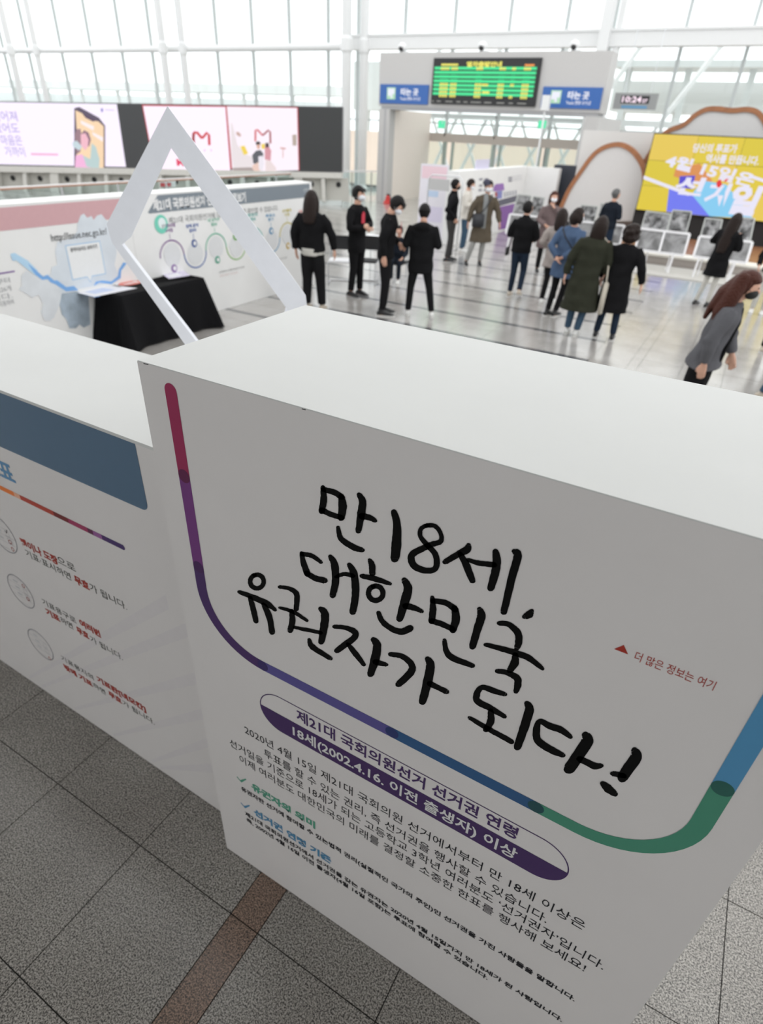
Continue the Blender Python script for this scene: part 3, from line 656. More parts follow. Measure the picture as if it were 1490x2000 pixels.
text('lettering', '공약이슈지도 보러가기', BLACK, wl1, atx(*c6(640, 520), XW) + np.array([.0075, 0, 0]), (0, 1, 0), Zv, .052, atx(*c6(880, 480), XW)[1] - atx(*c6(640, 520), XW)[1], .03)
wq(2.3, PW(28, 529)[1], PW(20, 531)[2] - .008, PW(20, 531)[2] + .008, mat('purple_rule', (.20, .10, .32), .5), wl1, 'rule', .005)
for k, (s_, yv) in enumerate((('일부터', 778), ('의 226개', 850), ('니다.', 918), ('를 이용하여', 975))):
    p = atx(*c6(95 + k*12, yv), XW); text('lettering', s_, mat('soft_grey_print', (.38, .39, .40), .5), wl1, (XW + .006, p[1] - .26, p[2] - .02), (0, 1, 0), Zv, .07, .25)

# table with black cloth and leaflets
tb = empty('folding_table', (-7.2, 6.1, 0), label='low folding table under a black cloth in front of the printed wall', cat='table')
tx0, tx1, ty0, ty1, tz = -7.46, -6.98, 5.36, 6.86, .735
MB().box((tx0, ty0, tz - .03), (tx1, ty1, tz)).build('table_top', mat('grey_laminate', (.4, .4, .4), .5), tb)
for a in (tx0 + .05, tx1 - .05):
    for b in (ty0 + .08, ty1 - .08): MB().tube([(a, b, 0), (a, b, tz - .03)], .014, 8).build('leg', STEEL, tb)
CLM = mat('black_cloth', (.006, .006, .007), .85, bump=.2, bscale=30, spec=.15)
def cloth():
    V = []; F = []; per = []
    N = 160; Wx, Wy = tx1 - tx0 + .02, ty1 - ty0 + .02; cxx, cyy = (tx0+tx1)/2, (ty0+ty1)/2; Lp = 2*(Wx+Wy)
    for i in range(N):
        s = Lp * i / N
        if s < Wy: x, y_ = Wx/2, -Wy/2 + s; nx, ny = 1, 0
        elif s < Wy + Wx: x, y_ = Wx/2 - (s-Wy), Wy/2; nx, ny = 0, 1
        elif s < 2*Wy + Wx: x, y_ = -Wx/2, Wy/2 - (s-Wy-Wx); nx, ny = -1, 0
        else: x, y_ = -Wx/2 + (s-2*Wy-Wx), -Wy/2; nx, ny = 0, -1
        cor = math.exp(-((abs(abs(x)-Wx/2) + abs(abs(y_)-Wy/2)) / .07) ** 1)
        per.append((x, y_, nx, ny, s, cor))
    K = 12
    for j in range(K + 1):
        t = j / K; z = tz + .006 - t * (tz - .02) - (0 if j else 0)
        for (x, y_, nx, ny, s, cor) in per:
            sg = (1 if x > 0 else -1, 1 if y_ > 0 else -1)
            w_ = (math.sin(s*17) * .018 + math.sin(s*9+1) * .014) * t
            fl = .06 * t + .13 * t * cor
            px_, py_ = x + nx*(w_+fl*.8), y_ + ny*(w_+fl*.8)
            if cor > .2: px_ += sg[0]*.09*t*cor; py_ += sg[1]*.09*t*cor
            px_ = max(px_, -Wx/2 - .03)
            V.append((cxx + px_, cyy + py_, z - (.004 if j == 0 else 0)))
    for j in range(K):
        for i in range(N): F.append((j*N+i, j*N+(i+1) % N, (j+1)*N+(i+1) % N, (j+1)*N+i))
    n0 = len(V)
    for (x, y_, *_r) in per: V.append((cxx + x*.985, cyy + y_*.985, tz + .007))
    for i in range(N): F.append((n0+i, n0+(i+1) % N, (i+1) % N, i))
    F.append(tuple(n0 + i for i in range(N)))
    return V, F
V, F = cloth(); tcl = mk('tablecloth', V, F, CLM, smooth=True); tag(tcl, 'black cloth draped to the floor over the low table', 'tablecloth')
PAP = mat('white_leaflet_paper', (.78, .78, .82), .5); PB = mat('leaflet_blue', (.10, .25, .55), .5); PR = mat('leaflet_coral', (.72, .22, .18), .5)
def leaflet(pxs, z, m, label, marks=(), name='leaflet', cat='leaflet'):
    Q = [atz(x, y, z) for x, y in pxs]; c = np.mean(Q, axis=0); c[2] = z
    e = empty(name, c, label=label, cat=cat, group='leaflets on the black table')
    MB().prism(Q, (0, 0, .003)).build('sheet', m, e)
    for mm, q in marks: mk('printed_patch', [atz(x, y, z + .0045) for x, y in q], [tuple(range(len(q)))], mm, e)
    return e
Z0 = tz + .008
leaflet([(146, 571), (206, 556), (268, 563), (184, 580)], Z0 + .001, PAP, 'white leaflet hanging over the left end of the black table', [(mat('leaflet_pale_blue', (.55, .62, .8), .5), [(165, 570), (200, 562), (225, 566), (185, 574)])])
leaflet([(168, 572), (146, 571), (184, 581), (196, 579)], Z0 - .0025, PB, 'blue leaflet corner under the white leaflet, left end of table')
leaflet([(200, 552), (258, 540), (300, 545), (232, 561)], Z0 + .006, mat('leaflet_grey_photo', (.35, .34, .33), .5, noise=.6, nscale=30), 'grey picture leaflet in the middle of the black table', [(PAP, [(215, 553), (240, 548), (255, 551), (228, 557)])])
leaflet([(330, 545), (308, 530), (352, 523), (372, 538)], Z0 + .006, mat('leaflet_lilac', (.62, .58, .72), .5, noise=.3, nscale=25), 'lilac leaflet at the right end of the black table', [(PAP, [(325, 538), (345, 533), (356, 537), (335, 542)])])
n = 24; c0 = atz(255, 553, Z0 + .012)
e = empty('round_fan', (c0[0], c0[1], c0[2]), label='round coral red paper fan lying among the leaflets', cat='fan')
MB().prism([(c0[0] + .11*math.cos(2*math.pi*i/n), c0[1] + .19*math.sin(2*math.pi*i/n), c0[2]) for i in range(n)], (0, 0, .004)).build('disc', PR, e)
text('lettering', '18세', WP, e, (c0[0] + .05, c0[1] - .11, c0[2] + .0055), (0, 1, 0), (-1, 0, 0), .10, .22, .04)

# ================================================================== GLASS BALUSTRADE AND VIDEO BILLBOARD
XB = -16.6
bal = empty('balustrade', (XB, 15, 0), label='long glass balustrade with pale metal handrail behind the printed walls', cat='balustrade')
RAILM = mat('copper_edge', (.45, .22, .14), .4, metal=.4)
ya = 6.0; k = 0
while ya < 22.6:
    MB().box((XB - .008, ya + .02, .10), (XB + .008, ya + 1.80, 1.04)).build('pane', GLASS_G, bal)
    MB().box((XB - .03, ya - .012, 0), (XB + .03, ya + .012, 1.05)).build('post', STEEL, bal); ya += 1.84
MB().box((XB - .05, 6, 1.05), (XB + .05, ya, 1.10)).build('handrail', PWHITE, bal)
MB().box((XB + .05, 6, 1.04), (XB + .062, ya, 1.075)).build('rail_edge', RAILM, bal)
bal2 = empty('balustrade', (-15.5, 22.8, 0), label='short glass balustrade between the printed wall and the entrance gate', cat='balustrade')
p0 = np.array([XB, ya + .15, 0]); p1 = np.array([-15.2, 27.2, 0])
L_ = p1 - p0; nn = 3
for i in range(nn):
    a = p0 + L_ * i / nn; b = p0 + L_ * (i+1) / nn; d = _n(b - a); nrm = np.array([-d[1], d[0], 0]) * .016
    MB().prism([a + d*.03 + [0, 0, .12], b - d*.03 + [0, 0, .12], b - d*.03 + [0, 0, 1.02], a + d*.03 + [0, 0, 1.02]], nrm).build('pane', GLASS_G, bal2)
    MB().bar(a, a + np.array([0, 0, 1.05]), .04, .04).build('post', STEEL, bal2)
MB().bar(p0 + [0, 0, 1.08], p1 + [0, 0, 1.08], .09, .05).build('handrail', PWHITE, bal2)

# billboard plane: faces the stand, vertical
BD = 27.0
hf = ROT @ np.array([0, 0, 1.0]); hf = _n([hf[0], hf[1], 0])
def PBp(x, y, d=0.0):
    r = _ray(x, y); return CP + r * ((BD + d) / np.dot(r, hf))
bb = empty('video_billboard', (*PBp(330, 330)[:2], 0), label='long white video billboard with lilac and pink advertisements', cat='billboard')
def bq(name, pxs, m, d=0.0, thick=None):
    P = [PBp(x, y, d) for x, y in pxs]
    if thick: return MB().prism(P, hf * thick).build(name, m, bb)
    return mk(name, P, [tuple(range(len(P)))], m, bb)
def top(x): return 199.5 + .0165 * x
def bot(x): return 321 + .0203 * x
FR = mat('billboard_casing', (.10, .10, .11), .5)
bq('casing', [(-420, top(-420) - 2), (669, top(669) - 2), (668, bot(668) + 2), (-400, bot(-400) + 2)], FR, 0, .5)
LIL = mat('screen_lilac', (.94, .86, 1.0), emit=1.05); PNKS = mat('screen_pink', (.98, .86, .98), emit=1.05); DKS = mat('screen_off', (.05, .052, .055), .5)
def sx(xt, xb): return [(xt, top(xt)), (xb, bot(xb))]
def screen(name, l, r, m, d=-.02):
    bq(name, [(l[0], top(l[0])), (r[0], top(r[0])), (r[1], bot(r[1])), (l[1], bot(l[1]))], m, d)
screen('screen', (-415, -400), (228, 246), LIL); screen('screen', (229, 247), (278, 302), DKS); REDS = mat('screen_red', (.62, .05, .07), emit=.8)
screen('screen_border', (277, 300), (441, 452), REDS, -.021); 
bq('screen', [(279.5, 207), (440, 209), (450, 337.5), (303, 334.5)], PNKS, -.03)
screen('screen_border', (441, 452), (582, 585), REDS, -.021); bq('screen', [(443, 208), (580, 211), (583, 332.5), (454, 337)], mat('screen_room', (.97, .88, .96), emit=1.0), -.03)
screen('screen', (583, 585), (668, 667), mat('screen_off_2', (.035, .037, .038), .5))
def cb(x, y): return (x / 4.139, 190 + y / 4.139)
def art(pts, m, d, cf=cb, name='screen_artwork'): return bq(name, [cf(*p) for p in pts], m, d)
E_ = lambda n_, h, s=1.0: mat(n_, lin(h), emit=s)
LT = E_('screen_text_lilac', 'b3a3dd')
for k, (s_, a, b) in enumerate([('떨어져', (-60, 185), (145, 190)), ('있어도', (-45, 280), (162, 285)), ('마음은', (15, 378), (185, 383)), ('가까이', (48, 470), (208, 475))]):
    A = PBp(*cb(*a), -.05); B = PBp(*cb(*b), -.05); u = B - A; L_ = np.linalg.norm(u); text('lettering', s_, LT, bb, A, u / L_, Zv, .37, L_, .01)
art([(600,88),(640,78),(800,165),(850,230),(850,585),(600,570)], E_('screen_phone_edge', '584a60'), -.04)
art([(610,105),(665,130),(690,150),(760,190),(795,195),(838,235),(838,582),(612,568),(625,350)], E_('screen_peach', 'f8d7b0'), -.05)
art([(660,125),(690,165),(755,198),(775,185)], E_('screen_notch', '55405c'), -.055)
art([(650,185),(760,235),(755,270),(655,215)], E_('screen_bubble', 'fbeeee'), -.056); art([(745,280),(835,325),(830,360),(750,305)], E_('screen_bubble', 'fbeeee'), -.056)
art([(605,300),(620,258),(650,255),(660,300),(650,440),(620,460),(608,380)], E_('screen_hair', '9b7a84'), -.06)
art([(655,300),(680,265),(715,285),(735,340),(720,400),(690,380),(670,330)], E_('screen_hair2', '8d6a7c'), -.061)
art([(652,300),(690,290),(715,340),(710,400),(690,430),(655,390)], E_('screen_face', 'f2b9c8'), -.063)
art([(585,365),(620,350),(665,400),(640,430),(590,400)], E_('screen_sleeve', 'c6d7de'), -.062)
art([(740,370),(775,400),(805,500),(800,580),(700,560),(670,470),(730,500)], E_('screen_teal', 'b9cfcf'), -.062)
art([(612,470),(660,460),(720,510),(740,580),(605,572)], E_('screen_rose', 'f3b6dd'), -.0615)
art([(250,450),(470,455),(470,472),(250,468)], E_('screen_pink_line', 'f3b5d8'), -.05)
art([(812,95),(830,85),(835,115),(820,122)], E_('screen_logo', '8f86c8'), -.05); art([(850,96),(925,100),(925,110),(850,106)], E_('screen_logo_pale', 'd9cff0'), -.05)
def cm(x, y): return (200 + x / 3.548, 190 + y / 3.548)
def stroke(pts, w, m, d, cf):
    L, Rr = ribbon(pts, w); n = len(L); P = [PBp(*cf(*q), d) for q in L + Rr]
    mk('screen_artwork', P, [(k, k+1, n+k+1, n+k) for k in range(n-1)], m, bb)
MR = E_('logo_red', 'cf3440'); MR2 = E_('logo_dark_red', '9e2733')
stroke([(632,330),(630,285),(632,252),(645,240)], 20, MR2, -.062, cm); stroke([(632,250),(655,243),(690,285)], 18, MR, -.064, cm); stroke([(690,285),(725,245),(738,262),(741,332)], 18, MR, -.066, cm)
stroke([(1060,305),(1060,235)], 12, MR, -.062, cm); stroke([(1056,230),(1075,226),(1110,265)], 11, MR, -.064, cm); stroke([(1110,265),(1150,228),(1162,240),(1164,320)], 12, MR2, -.066, cm)
A = PBp(*cm(516, 472), -.06); text('lettering', 'Mo', E_('screen_letter_red', 'e0305a'), bb, A, _n(PBp(*cm(580, 474), -.06) - A), Zv, .30, .55, .05)
for x in (635, 705, 750): art([(x, 362), (x+6, 362), (x+6, 374), (x, 374)], E_('screen_violet_dot', 'b08fd0'), -.05, cm)
art([(890,180),(900,180),(935,330),(1000,400),(1040,410),(1040,480),(910,505),(895,400)], E_('screen_sofa', 'e9dfe2'), -.04, cm)
art([(895,490),(1035,485),(1060,518),(920,523)], E_('screen_shadow', 'a89a98'), -.042, cm)
art([(955,340),(985,335),(1010,390),(980,400)], E_('screen_cushion', 'f0d24c'), -.05, cm); art([(1100,325),(1125,320),(1125,355),(1105,360)], E_('screen_cushion', 'f0d24c'), -.05, cm)
art([(925,240),(945,240),(962,262),(955,275),(930,262)], E_('screen_bird', 'c9a9a0'), -.05, cm)
art([(1038,400),(1065,370),(1095,365),(1115,390),(1110,470),(1045,460)], E_('screen_man_shirt', '56575f'), -.06, cm)
art([(1070,320),(1092,318),(1092,350),(1080,362),(1068,345)], E_('screen_man_face', 'dcae9a'), -.062, cm); art([(1062,312),(1080,304),(1096,314),(1094,326),(1064,330)], E_('screen_dark_hair', '2c2024'), -.064, cm)
art([(1125,340),(1150,335),(1170,370),(1165,440),(1125,430)], E_('screen_woman_top', 'd795a0'), -.06, cm); art([(1128,318),(1150,314),(1156,340),(1140,352),(1128,340)], E_('screen_woman_hair', '4a3036'), -.063, cm)
art([(1040,470),(1100,440),(1115,500),(1060,518),(1038,495)], E_('screen_skin', 'e8c8bc'), -.063, cm); art([(1080,410),(1110,405),(1120,460),(1110,510),(1085,500)], E_('screen_cat', 'ece6ef'), -.065, cm); art([(1130,435),(1165,440),(1205,490),(1200,515),(1130,515)], E_('screen_trousers', 'eadada'), -.061, cm)
art([(1315,260),(1345,258),(1345,335),(1318,335)], E_('screen_shelf', 'b7a79c'), -.05, cm); art([(1232,345),(1270,350),(1270,362),(1232,358)], E_('screen_table', 'd8aaa8'), -.05, cm); art([(1248,360),(1254,360),(1254,420),(1248,420)], E_('screen_table', 'd8aaa8'), -.05, cm)
# carrying structure of the billboard: concrete ledge, panels with round holes, ribs
sup = empty('billboard_base', (*PBp(200, 350, .3)[:2], 0), label='pale beam and panel base under the long video billboard', cat='structure')
CON = mat('warm_concrete', (.60, .59, .55), .8, noise=.06)
def sq(name, pxs, m, d, thick): MB().prism([PBp(x, y, d) for x, y in pxs], hf * thick).build(name, m, sup)
sq('beam', [(-420, bot(-420) + 3), (668, bot(668) + 3), (667, bot(667) + 14), (-410, bot(-410) + 15)], CON, -.15, .7)
for k, x in enumerate(range(-380, 660, 53)):
    sq('rib', [(x, bot(x) + 14), (x + (16 if k % 3 == 0 else 7), bot(x) + 14), (x + (18 if k % 3 == 0 else 9), bot(x) + 60), (x + 2, bot(x) + 60)], CON, -.1, .5)
    sq('panel', [(x + 10, bot(x) + 14), (x + 53, bot(x) + 15), (x + 55, bot(x) + 60), (x + 12, bot(x) + 60)], mat('warm_grey_panel', (.50, .49, .45), .8), .15, .2)
    c = PBp(x + 34, bot(x) + 27, .13); rt = np.cross(hf, [0, 0, 1.0])
    mk('hole', [c + rt * (.10*math.cos(a)) + np.array([0, 0, .10*math.sin(a)]) for a in np.linspace(0, 2*math.pi, 17)[:-1]], [tuple(range(16))], mat('hole_black', (.02, .02, .02), .8), sup)
lo_z = 0
sq('wall_below', [(-420, bot(-420) + 58), (667, bot(667) + 58), (667, 430), (-410, 430)], mat('pale_teal_wall', (.62, .66, .65), .7), .0, .4)
# red banner glimpsed between the walls
rb = empty('red_sign', (*PBp(328, 362, -3)[:2], 0), label='small red lettered sign seen through the diamond beyond the balustrade', cat='sign')
MB().prism([PBp(x, y, -3) for x, y in ((313, 352), (343, 352), (343, 365), (313, 366))], hf * .04).build('board', mat('sign_grey', (.6, .6, .6), .5), rb)
mk('red_mark', [PBp(x, y, -3.03) for x, y in ((313, 357), (334, 357), (334, 364), (313, 365))], [(0, 1, 2, 3)], mat('sign_red', (.45, .03, .04), .5), rb)
zz = PBp(328, 365, -3)[2]
MB().bar(PBp(328, 365, -2.98) * [1, 1, 0], PBp(328, 365, -2.98), .05, .05).build('post', STEEL, rb)

# ================================================================== ENTRANCE GATE
YG = 25.5
gate = empty('entrance_gate', (-10.5, YG, 0), label='big white entrance portal carrying the green departure board', cat='gate')
GW = mat('gate_white', (.55, .54, .53), .5); GIN = mat('gate_inner_cream', (.88, .80, .73), .5)
gx0 = aty(741, 150, YG)[0]; gx1 = -5.95; gz0 = 3.48; gz1 = 5.22
MB().box((gx0, YG, gz0), (gx1, YG + 1.0, gz1)).build('header', GW, gate)
MB().box((gx0 + .12, YG + .03, gz0 - .10), (gx1 - .1, YG + .95, gz0)).build('header_trim', mat('gate_trim_grey', (.42, .42, .43), .5), gate)
MB().box((gx0 + .02, YG + .02, 0), (gx0 + .52, YG + .5, gz0 - .1)).build('pillar', GW, gate)
MB().box((gx0 + .28, YG + .012, 0), (gx0 + .36, YG + .02, gz0 - .1)).build('pillar_groove', MATS['gate_trim_grey'], gate)
MB().box((gx0 + .02, YG + .5, 0), (gx0 + .52, YG + 3.9, gz0 - .1)).build('reveal_wall', GIN, gate)
MB().box((gx1 - .5, YG + .02, 0), (gx1 - .02, YG + 3.9, gz0 - .1)).build('pillar', GW, gate)
# departure board
db = empty('departure_board', (-10.4, YG - .1, 0), label='black LED departure board with green rows and yellow characters', cat='departure board')
q = [aty(x, y, YG - .08) for x, y in ((845, 114), (1054, 112), (1049, 208), (844, 203))]
x0, x1 = (q[0][0] + q[3][0]) / 2, (q[1][0] + q[2][0]) / 2 ; z1_, z0_ = (q[0][2] + q[1][2]) / 2, (q[2][2] + q[3][2]) / 2
MB().box((x0, YG - .10, z0_), (x1, YG - .001, z1_)).build('casing', DBLK, db)
GE = mat('led_green', (.04, .80, .30), emit=1.0); YE = mat('led_yellow', (.85, .78, .12), emit=1.0); OE = mat('led_orange', (1.0, .32, .05), emit=1.0)
DW, DH = x1 - x0, z1_ - z0_
def D(u, v): return (x0 + DW * u, YG - .105, z1_ - DH * v)
def dq(u0, u1, v0, v1, m, name='led_row', d=0): mk(name, [(p[0], p[1] - d, p[2]) for p in (D(u0, v0), D(u1, v0), D(u1, v1), D(u0, v1))], [(0, 1, 2, 3)], m, db)
for k in range(7): dq(.015, .97, .185 + k*.092, .245 + k*.092, GE)
text('lettering', '열차출발안내', YE, db, (x0 + DW*.325, YG - .106, z1_ - DH*.175), U, Zv, DH*.115, DW*.33, .05)
dq(.08, .245, .12, .165, YE, 'led_characters'); dq(.86, .945, .13, .17, OE, 'led_characters')
for (u0, u1, n) in ((.08, .165, 4), (.185, .25, 3), (.425, .49, 3), (.64, .70, 3), (.755, .79, 2), (.86, .925, 3)):
    for k in range(8):
        if k in (1, 2, 3) : m = GE
        else: m = YE
        if k in (5, 6) and u0 == .755: continue
        vv = .195 + k * .0845
        for j in range(n):
            a = u0 + (u1-u0) * (j / n); dq(a, a + (u1-u0)/n*.78, vv, vv + .06, m, 'led_characters', .006)
dq(.49, .55, .54, .59, YE, 'led_characters', .006); dq(.50, .57, .70, .75, YE, 'led_characters', .006)
for (a, b) in ((.0, .03), (.05, .1), (.14, .22), (.25, .3), (.32, .37), (.39, .5), (.52, .6), (.64, .72), (.75, .8), (.83, .92)):
    dq(a + .01, b, .93, .955, mat('board_caption', (.30, .30, .28), .5), 'caption')
# blue platform signs
SB = mat('sign_blue', (.035, .13, .42), emit=.0, rough=.4); SW = mat('sign_white', (.85, .86, .95), .5); SG = mat('sign_green', (.45, .72, .50), .5)
for k, (l, r, t, b) in enumerate([(742, 836, 165, 203), (1058, 1174, 170, 212)]):
    a = aty(l, (t+b)/2, YG - .06); c = aty(r, (t+b)/2, YG - .06); zt1 = aty((l+r)/2, t, YG - .06)[2]; zb1 = aty((l+r)/2, b, YG - .06)[2]
    s = empty('platform_sign', (a[0], YG - .06, 0), label='blue platform sign with white lettering, %s of the departure board' % ('left', 'right')[k], cat='sign')
    MB().box((a[0], YG - .06, zb1), (c[0], YG - .001, zt1)).build('panel', SB, s); w_ = c[0] - a[0]; h_ = zt1 - zb1
    yq = YG - .064
    mk('pictogram', [(a[0] + w_*u, yq, zb1 + h_*v) for u, v in ((.15, .22), (.33, .22), (.33, .84), (.15, .84))], [(0, 1, 2, 3)], SG, s)
    mk('pictogram_arrow', [(a[0] + w_*u, yq - .002, zb1 + h_*v) for u, v in ((.17, .40), (.23, .40), (.23, .28), (.27, .28), (.27, .50), (.31, .50), (.31, .78), (.17, .78))], [tuple(range(8))], SW, s)
    text('lettering', '타는 곳', SW, s, (a[0] + w_*.44, yq, zb1 + h_*.48), U, Zv, h_*.38, w_*.36, .04)
    text('lettering', 'Tracks 乘车 のりば', SW, s, (a[0] + w_*.43, yq, zb1 + h_*.20), U, Zv, h_*.20, w_*.42, .02)
# cameras on top of the header
for k, px in enumerate((787, 943, 1122)):
    p = aty(px, 97, YG + .3); c = empty('dome_camera', (p[0], YG + .3, gz1), label='white dome security camera on the gate header, %s' % ('left above the blue sign', 'middle above the board', 'right end')[k], cat='camera', group='dome cameras on the gate')
    MB().box((p[0] - .10, YG + .2, gz1), (p[0] + .22, YG + .4, gz1 + .06)).build('bracket', PWHITE, c)
    V, F = ellipsoid((p[0], YG + .22, gz1 + .20), (.16, .16, .13)); mk('housing', V, F, PWHITE, c, smooth=True)
    V, F = ellipsoid((p[0], YG + .14, gz1 + .13), (.10, .10, .09)); mk('dome', V, F, DBLK, c, smooth=True)
# doors at the rear of the gate
YD = 29.35
d1 = empty('door_1', (-10.5, YD, 0), kind='structure')
zl = aty(900, 268, YD)[2]
DF = mat('door_frame_beige', (.52, .47, .42), .5); DGl = glass('door_glass', (.93, .97, .95))
xa_, xb_ = gx0 + .55, gx1 - .5
MB().box((xa_, YD, zl - .22), (xb_, YD + .4, zl + .12)).build('lintel', DF, d1)
k = 0; x = xa_
for px in (800, 866, 880, 958, 972, 1050, 1066, 1140):
    p = aty(px, 320, YD)[0]; MB().box((p - .05, YD, 0), (p + .05, YD + .12, zl - .22)).build('jamb', mat('door_jamb', (.38, .46, .42), .4), d1)
for a, b in ((800, 866), (880, 958), (972, 1050), (1066, 1140)):
    A = aty(a, 320, YD)[0] + .06; B = aty(b, 320, YD)[0] - .06; MB().box((A, YD + .03, .03), (B, YD + .05, zl - .24)).build('leaf', DGl, d1)
    MB().box((A, YD + .02, 1.0), (B, YD + .06, 1.05)).build('push_bar', STEEL, d1)
for z in (zl + .75,): MB().box((xa_, YD, z), (xb_, YD + .06, z + .06)).build('transom', FRAME, d1)
for px in (870, 968, 1062): p = aty(px, 240, YD)[0]; MB().box((p - .03, YD, zl), (p + .03, YD + .06, 3.4)).build('mullion', FRAME, d1)
MB().box((xa_, YD + .02, zl + .12), (xb_, YD + .04, 3.38)).build('fanlight', GLASS, d1)
EX = mat('exit_green', (.10, .85, .45), emit=1.0)
for k, px in enumerate((863, 1059)):
    p = aty(px, 243, YD - .1); e = empty('exit_sign', (p[0], YD - .1, p[2] - .14), label='small green lit exit sign inside the gate, %s of the two' % ('left', 'right')[k], cat='sign')
    MB().box((p[0] - .20, YD - .12, p[2] - .17), (p[0] + .20, YD - .06, p[2] + .17)).build('casing', PWHITE, e)
    mk('lit_face', [(p[0] + u, YD - .123, p[2] + v) for u, v in ((-.17, -.14), (.17, -.14), (.17, .14), (-.17, .14))], [(0, 1, 2, 3)], EX, e)
    V, F = ellipsoid((p[0] + .03, YD - .124, p[2] + .07), (.03, .004, .03), 8, 6); mk('runner', V, F, SW, e)
    MB().bar((p[0], YD - .09, p[2] + .17), (p[0], YD - .09, 3.4), .02, .02).build('hanger', STEEL, e)
# trusses and warm wall outside the doors
tr = empty('outdoor_truss', (-11, 34, -1), label='white diagonal roof trusses outside the entrance doors', cat='truss')
for k in range(9):
    x = -19 + k * 1.7
    MB().bar((x, 35, 0), (x + 1.7, 35, 3.4), .14, .14).build('brace', PWHITE, tr); MB().bar((x + 1.7, 35.4, 0), (x, 35.4, 3.4), .12, .12).build('brace', PWHITE, tr)
MB().bar((-20, 35, 3.4), (-3, 35, 3.4), .2, .25).build('chord', PWHITE, tr)
for k in range(5): MB().bar((-19 + k*3.4, 35, 3.4), (-17.3 + k*3.4, 36, 6.5), .18, .18).build('strut', PWHITE, tr)
pw_ = MB().box((-30, 41, -1), (0, 41.4, 2.5)).build('platform_wall', mat('warm_pink_wall', (.93, .78, .68), .7)); tag(pw_, 'warm beige platform wall glimpsed through the entrance doors', 'wall')

# fire extinguisher
p = atz(757, 398); fe = empty('fire_extinguisher', (p[0], p[1], 0), label='red fire extinguisher standing beside the left gate pillar', cat='extinguisher')
FX = mat('extinguisher_red', (.55, .02, .015), .3)
MB().tube([(p[0], p[1], .03), (p[0], p[1], .26), (p[0], p[1], .31)], [.10, .10, .05], 14).build('cylinder', FX, fe, smooth=True)
MB().box((p[0] - .05, p[1] - .03, .32), (p[0] + .08, p[1] + .03, .38)).build('valve', DBLK, fe); MB().tube([(p[0] + .07, p[1], .35), (p[0] + .14, p[1], .25), (p[0] + .12, p[1], .1)], .014, 8).build('hose', DBLK, fe)
MB().tube([(p[0], p[1], 0), (p[0], p[1], .03)], .2, 14).build('stand', FX, fe)

# hanging clock
YK = 26.0
q0 = aty(1202, 181, YK); q1 = aty(1279, 215, YK)
ck = empty('digital_clock', ((q0[0]+q1[0])/2, YK, q1[2]), label='grey hanging digital clock reading 10:24 right of the gate', cat='clock')
MB().box((q0[0], YK, q1[2]), (q1[0], YK + .15, q0[2])).build('casing', mat('clock_grey', (.30, .31, .31), .5), ck)
w_, h_ = q1[0] - q0[0], q0[2] - q1[2]
mk('display', [(q0[0] + w_*u, YK - .003, q1[2] + h_*v) for u, v in ((.16, .36), (.82, .36), (.82, .84), (.16, .84))], [(0, 1, 2, 3)], DBLK, ck)
CLK = mat('clock_digits', (1.0, .80, .92), emit=1.1)
text('lettering', '10:24', CLK, ck, (q0[0] + w_*.19, YK - .006, q1[2] + h_*.44), U, Zv, h_*.50, w_*.45, .03); text('lettering', '27', CLK, ck, (q0[0] + w_*.66, YK - .006, q1[2] + h_*.44), U, Zv, h_*.30, w_*.12, .03)
mk('caption_strip', [(q0[0] + w_*u, YK - .003, q1[2] + h_*v) for u, v in ((.2, .06), (.8, .06), (.8, .24), (.2, .24))], [(0, 1, 2, 3)], mat('caption_blue', (.12, .30, .50), .5), ck)
for u in (.2, .8): MB().bar((q0[0] + w_*u, YK + .07, q0[2]), (q0[0] + w_*u, YK + .07, HZ), .02, .02).build('hanger', STEEL, ck)

# tall white pole in front of the gate
p = atz(1030, 430); pt = np.array([p[0], p[1], 0])
zt_ = aty(1052, 187, p[1])[2]
pole = empty('signal_pole', pt, label='slim tall white pole with a box shaped head in front of the gate', cat='pole')
MB().tube([pt + [0, 0, .03], pt + [0, 0, zt_ - .1]], .035, 10).build('shaft', PWHITE, pole, smooth=True)
MB().tube([pt, pt + [0, 0, .04]], .22, 16).build('foot', PWHITE, pole)
MB().box((pt[0] - .13, pt[1] - .10, zt_ - .42), (pt[0] + .13, pt[1] + .10, zt_ + .02)).build('head', PWHITE, pole)

# ================================================================== STAGE
YS0, YS1 = 18.2, 23.5; XS0 = -4.4; ZS = .26
st = empty('stage', (3, 20, 0), label='low stage with white front edge and brown floor under the yellow video wall', cat='stage')
MB().box((XS0, YS0, 0), (13, YS1, ZS - .05)).build('platform', mat('stage_side', (.42, .38, .35), .6), st)
MB().box((XS0 - .02, YS0 - .03, ZS - .05), (13, YS0 + .55, ZS)).build('edge_step', mat('stage_edge_cream', (.78, .76, .70), .5), st)
MB().box((XS0 - .02, YS0 + .55, ZS - .05), (13, YS1, ZS - .001)).build('deck', mat('stage_brown_wood', (.26, .12, .06), .45, noise=.2, nscale=6), st)
mt = MB().box((-3.6, 16.6, .0005), (13, YS0 - .04, .02)).build('floor_mat', mat('matt_grey_carpet', (.50, .49, .46), .95, bump=.3, bscale=200)); tag(mt, 'pale grey mat on the floor along the front of the stage', 'mat')
YV = 22.0
vwx0 = -3.45; vwx1 = 1.35; vz0, vz1 = .93, 2.93
vw = empty('video_wall', (-1.2, YV, ZS), label='big yellow video wall with white election day lettering on the stage', cat='video wall')
MB().box((vwx0 - .05, YV + .12, ZS), (vwx1, YV + .3, vz0)).build('black_base', mat('base_black', (.012, .012, .013), .6), vw)
MB().box((vwx0 - .02, YV + .01, vz0 - .02), (vwx1 + .02, YV + .22, vz1 + .02)).build('casing', DBLK, vw)
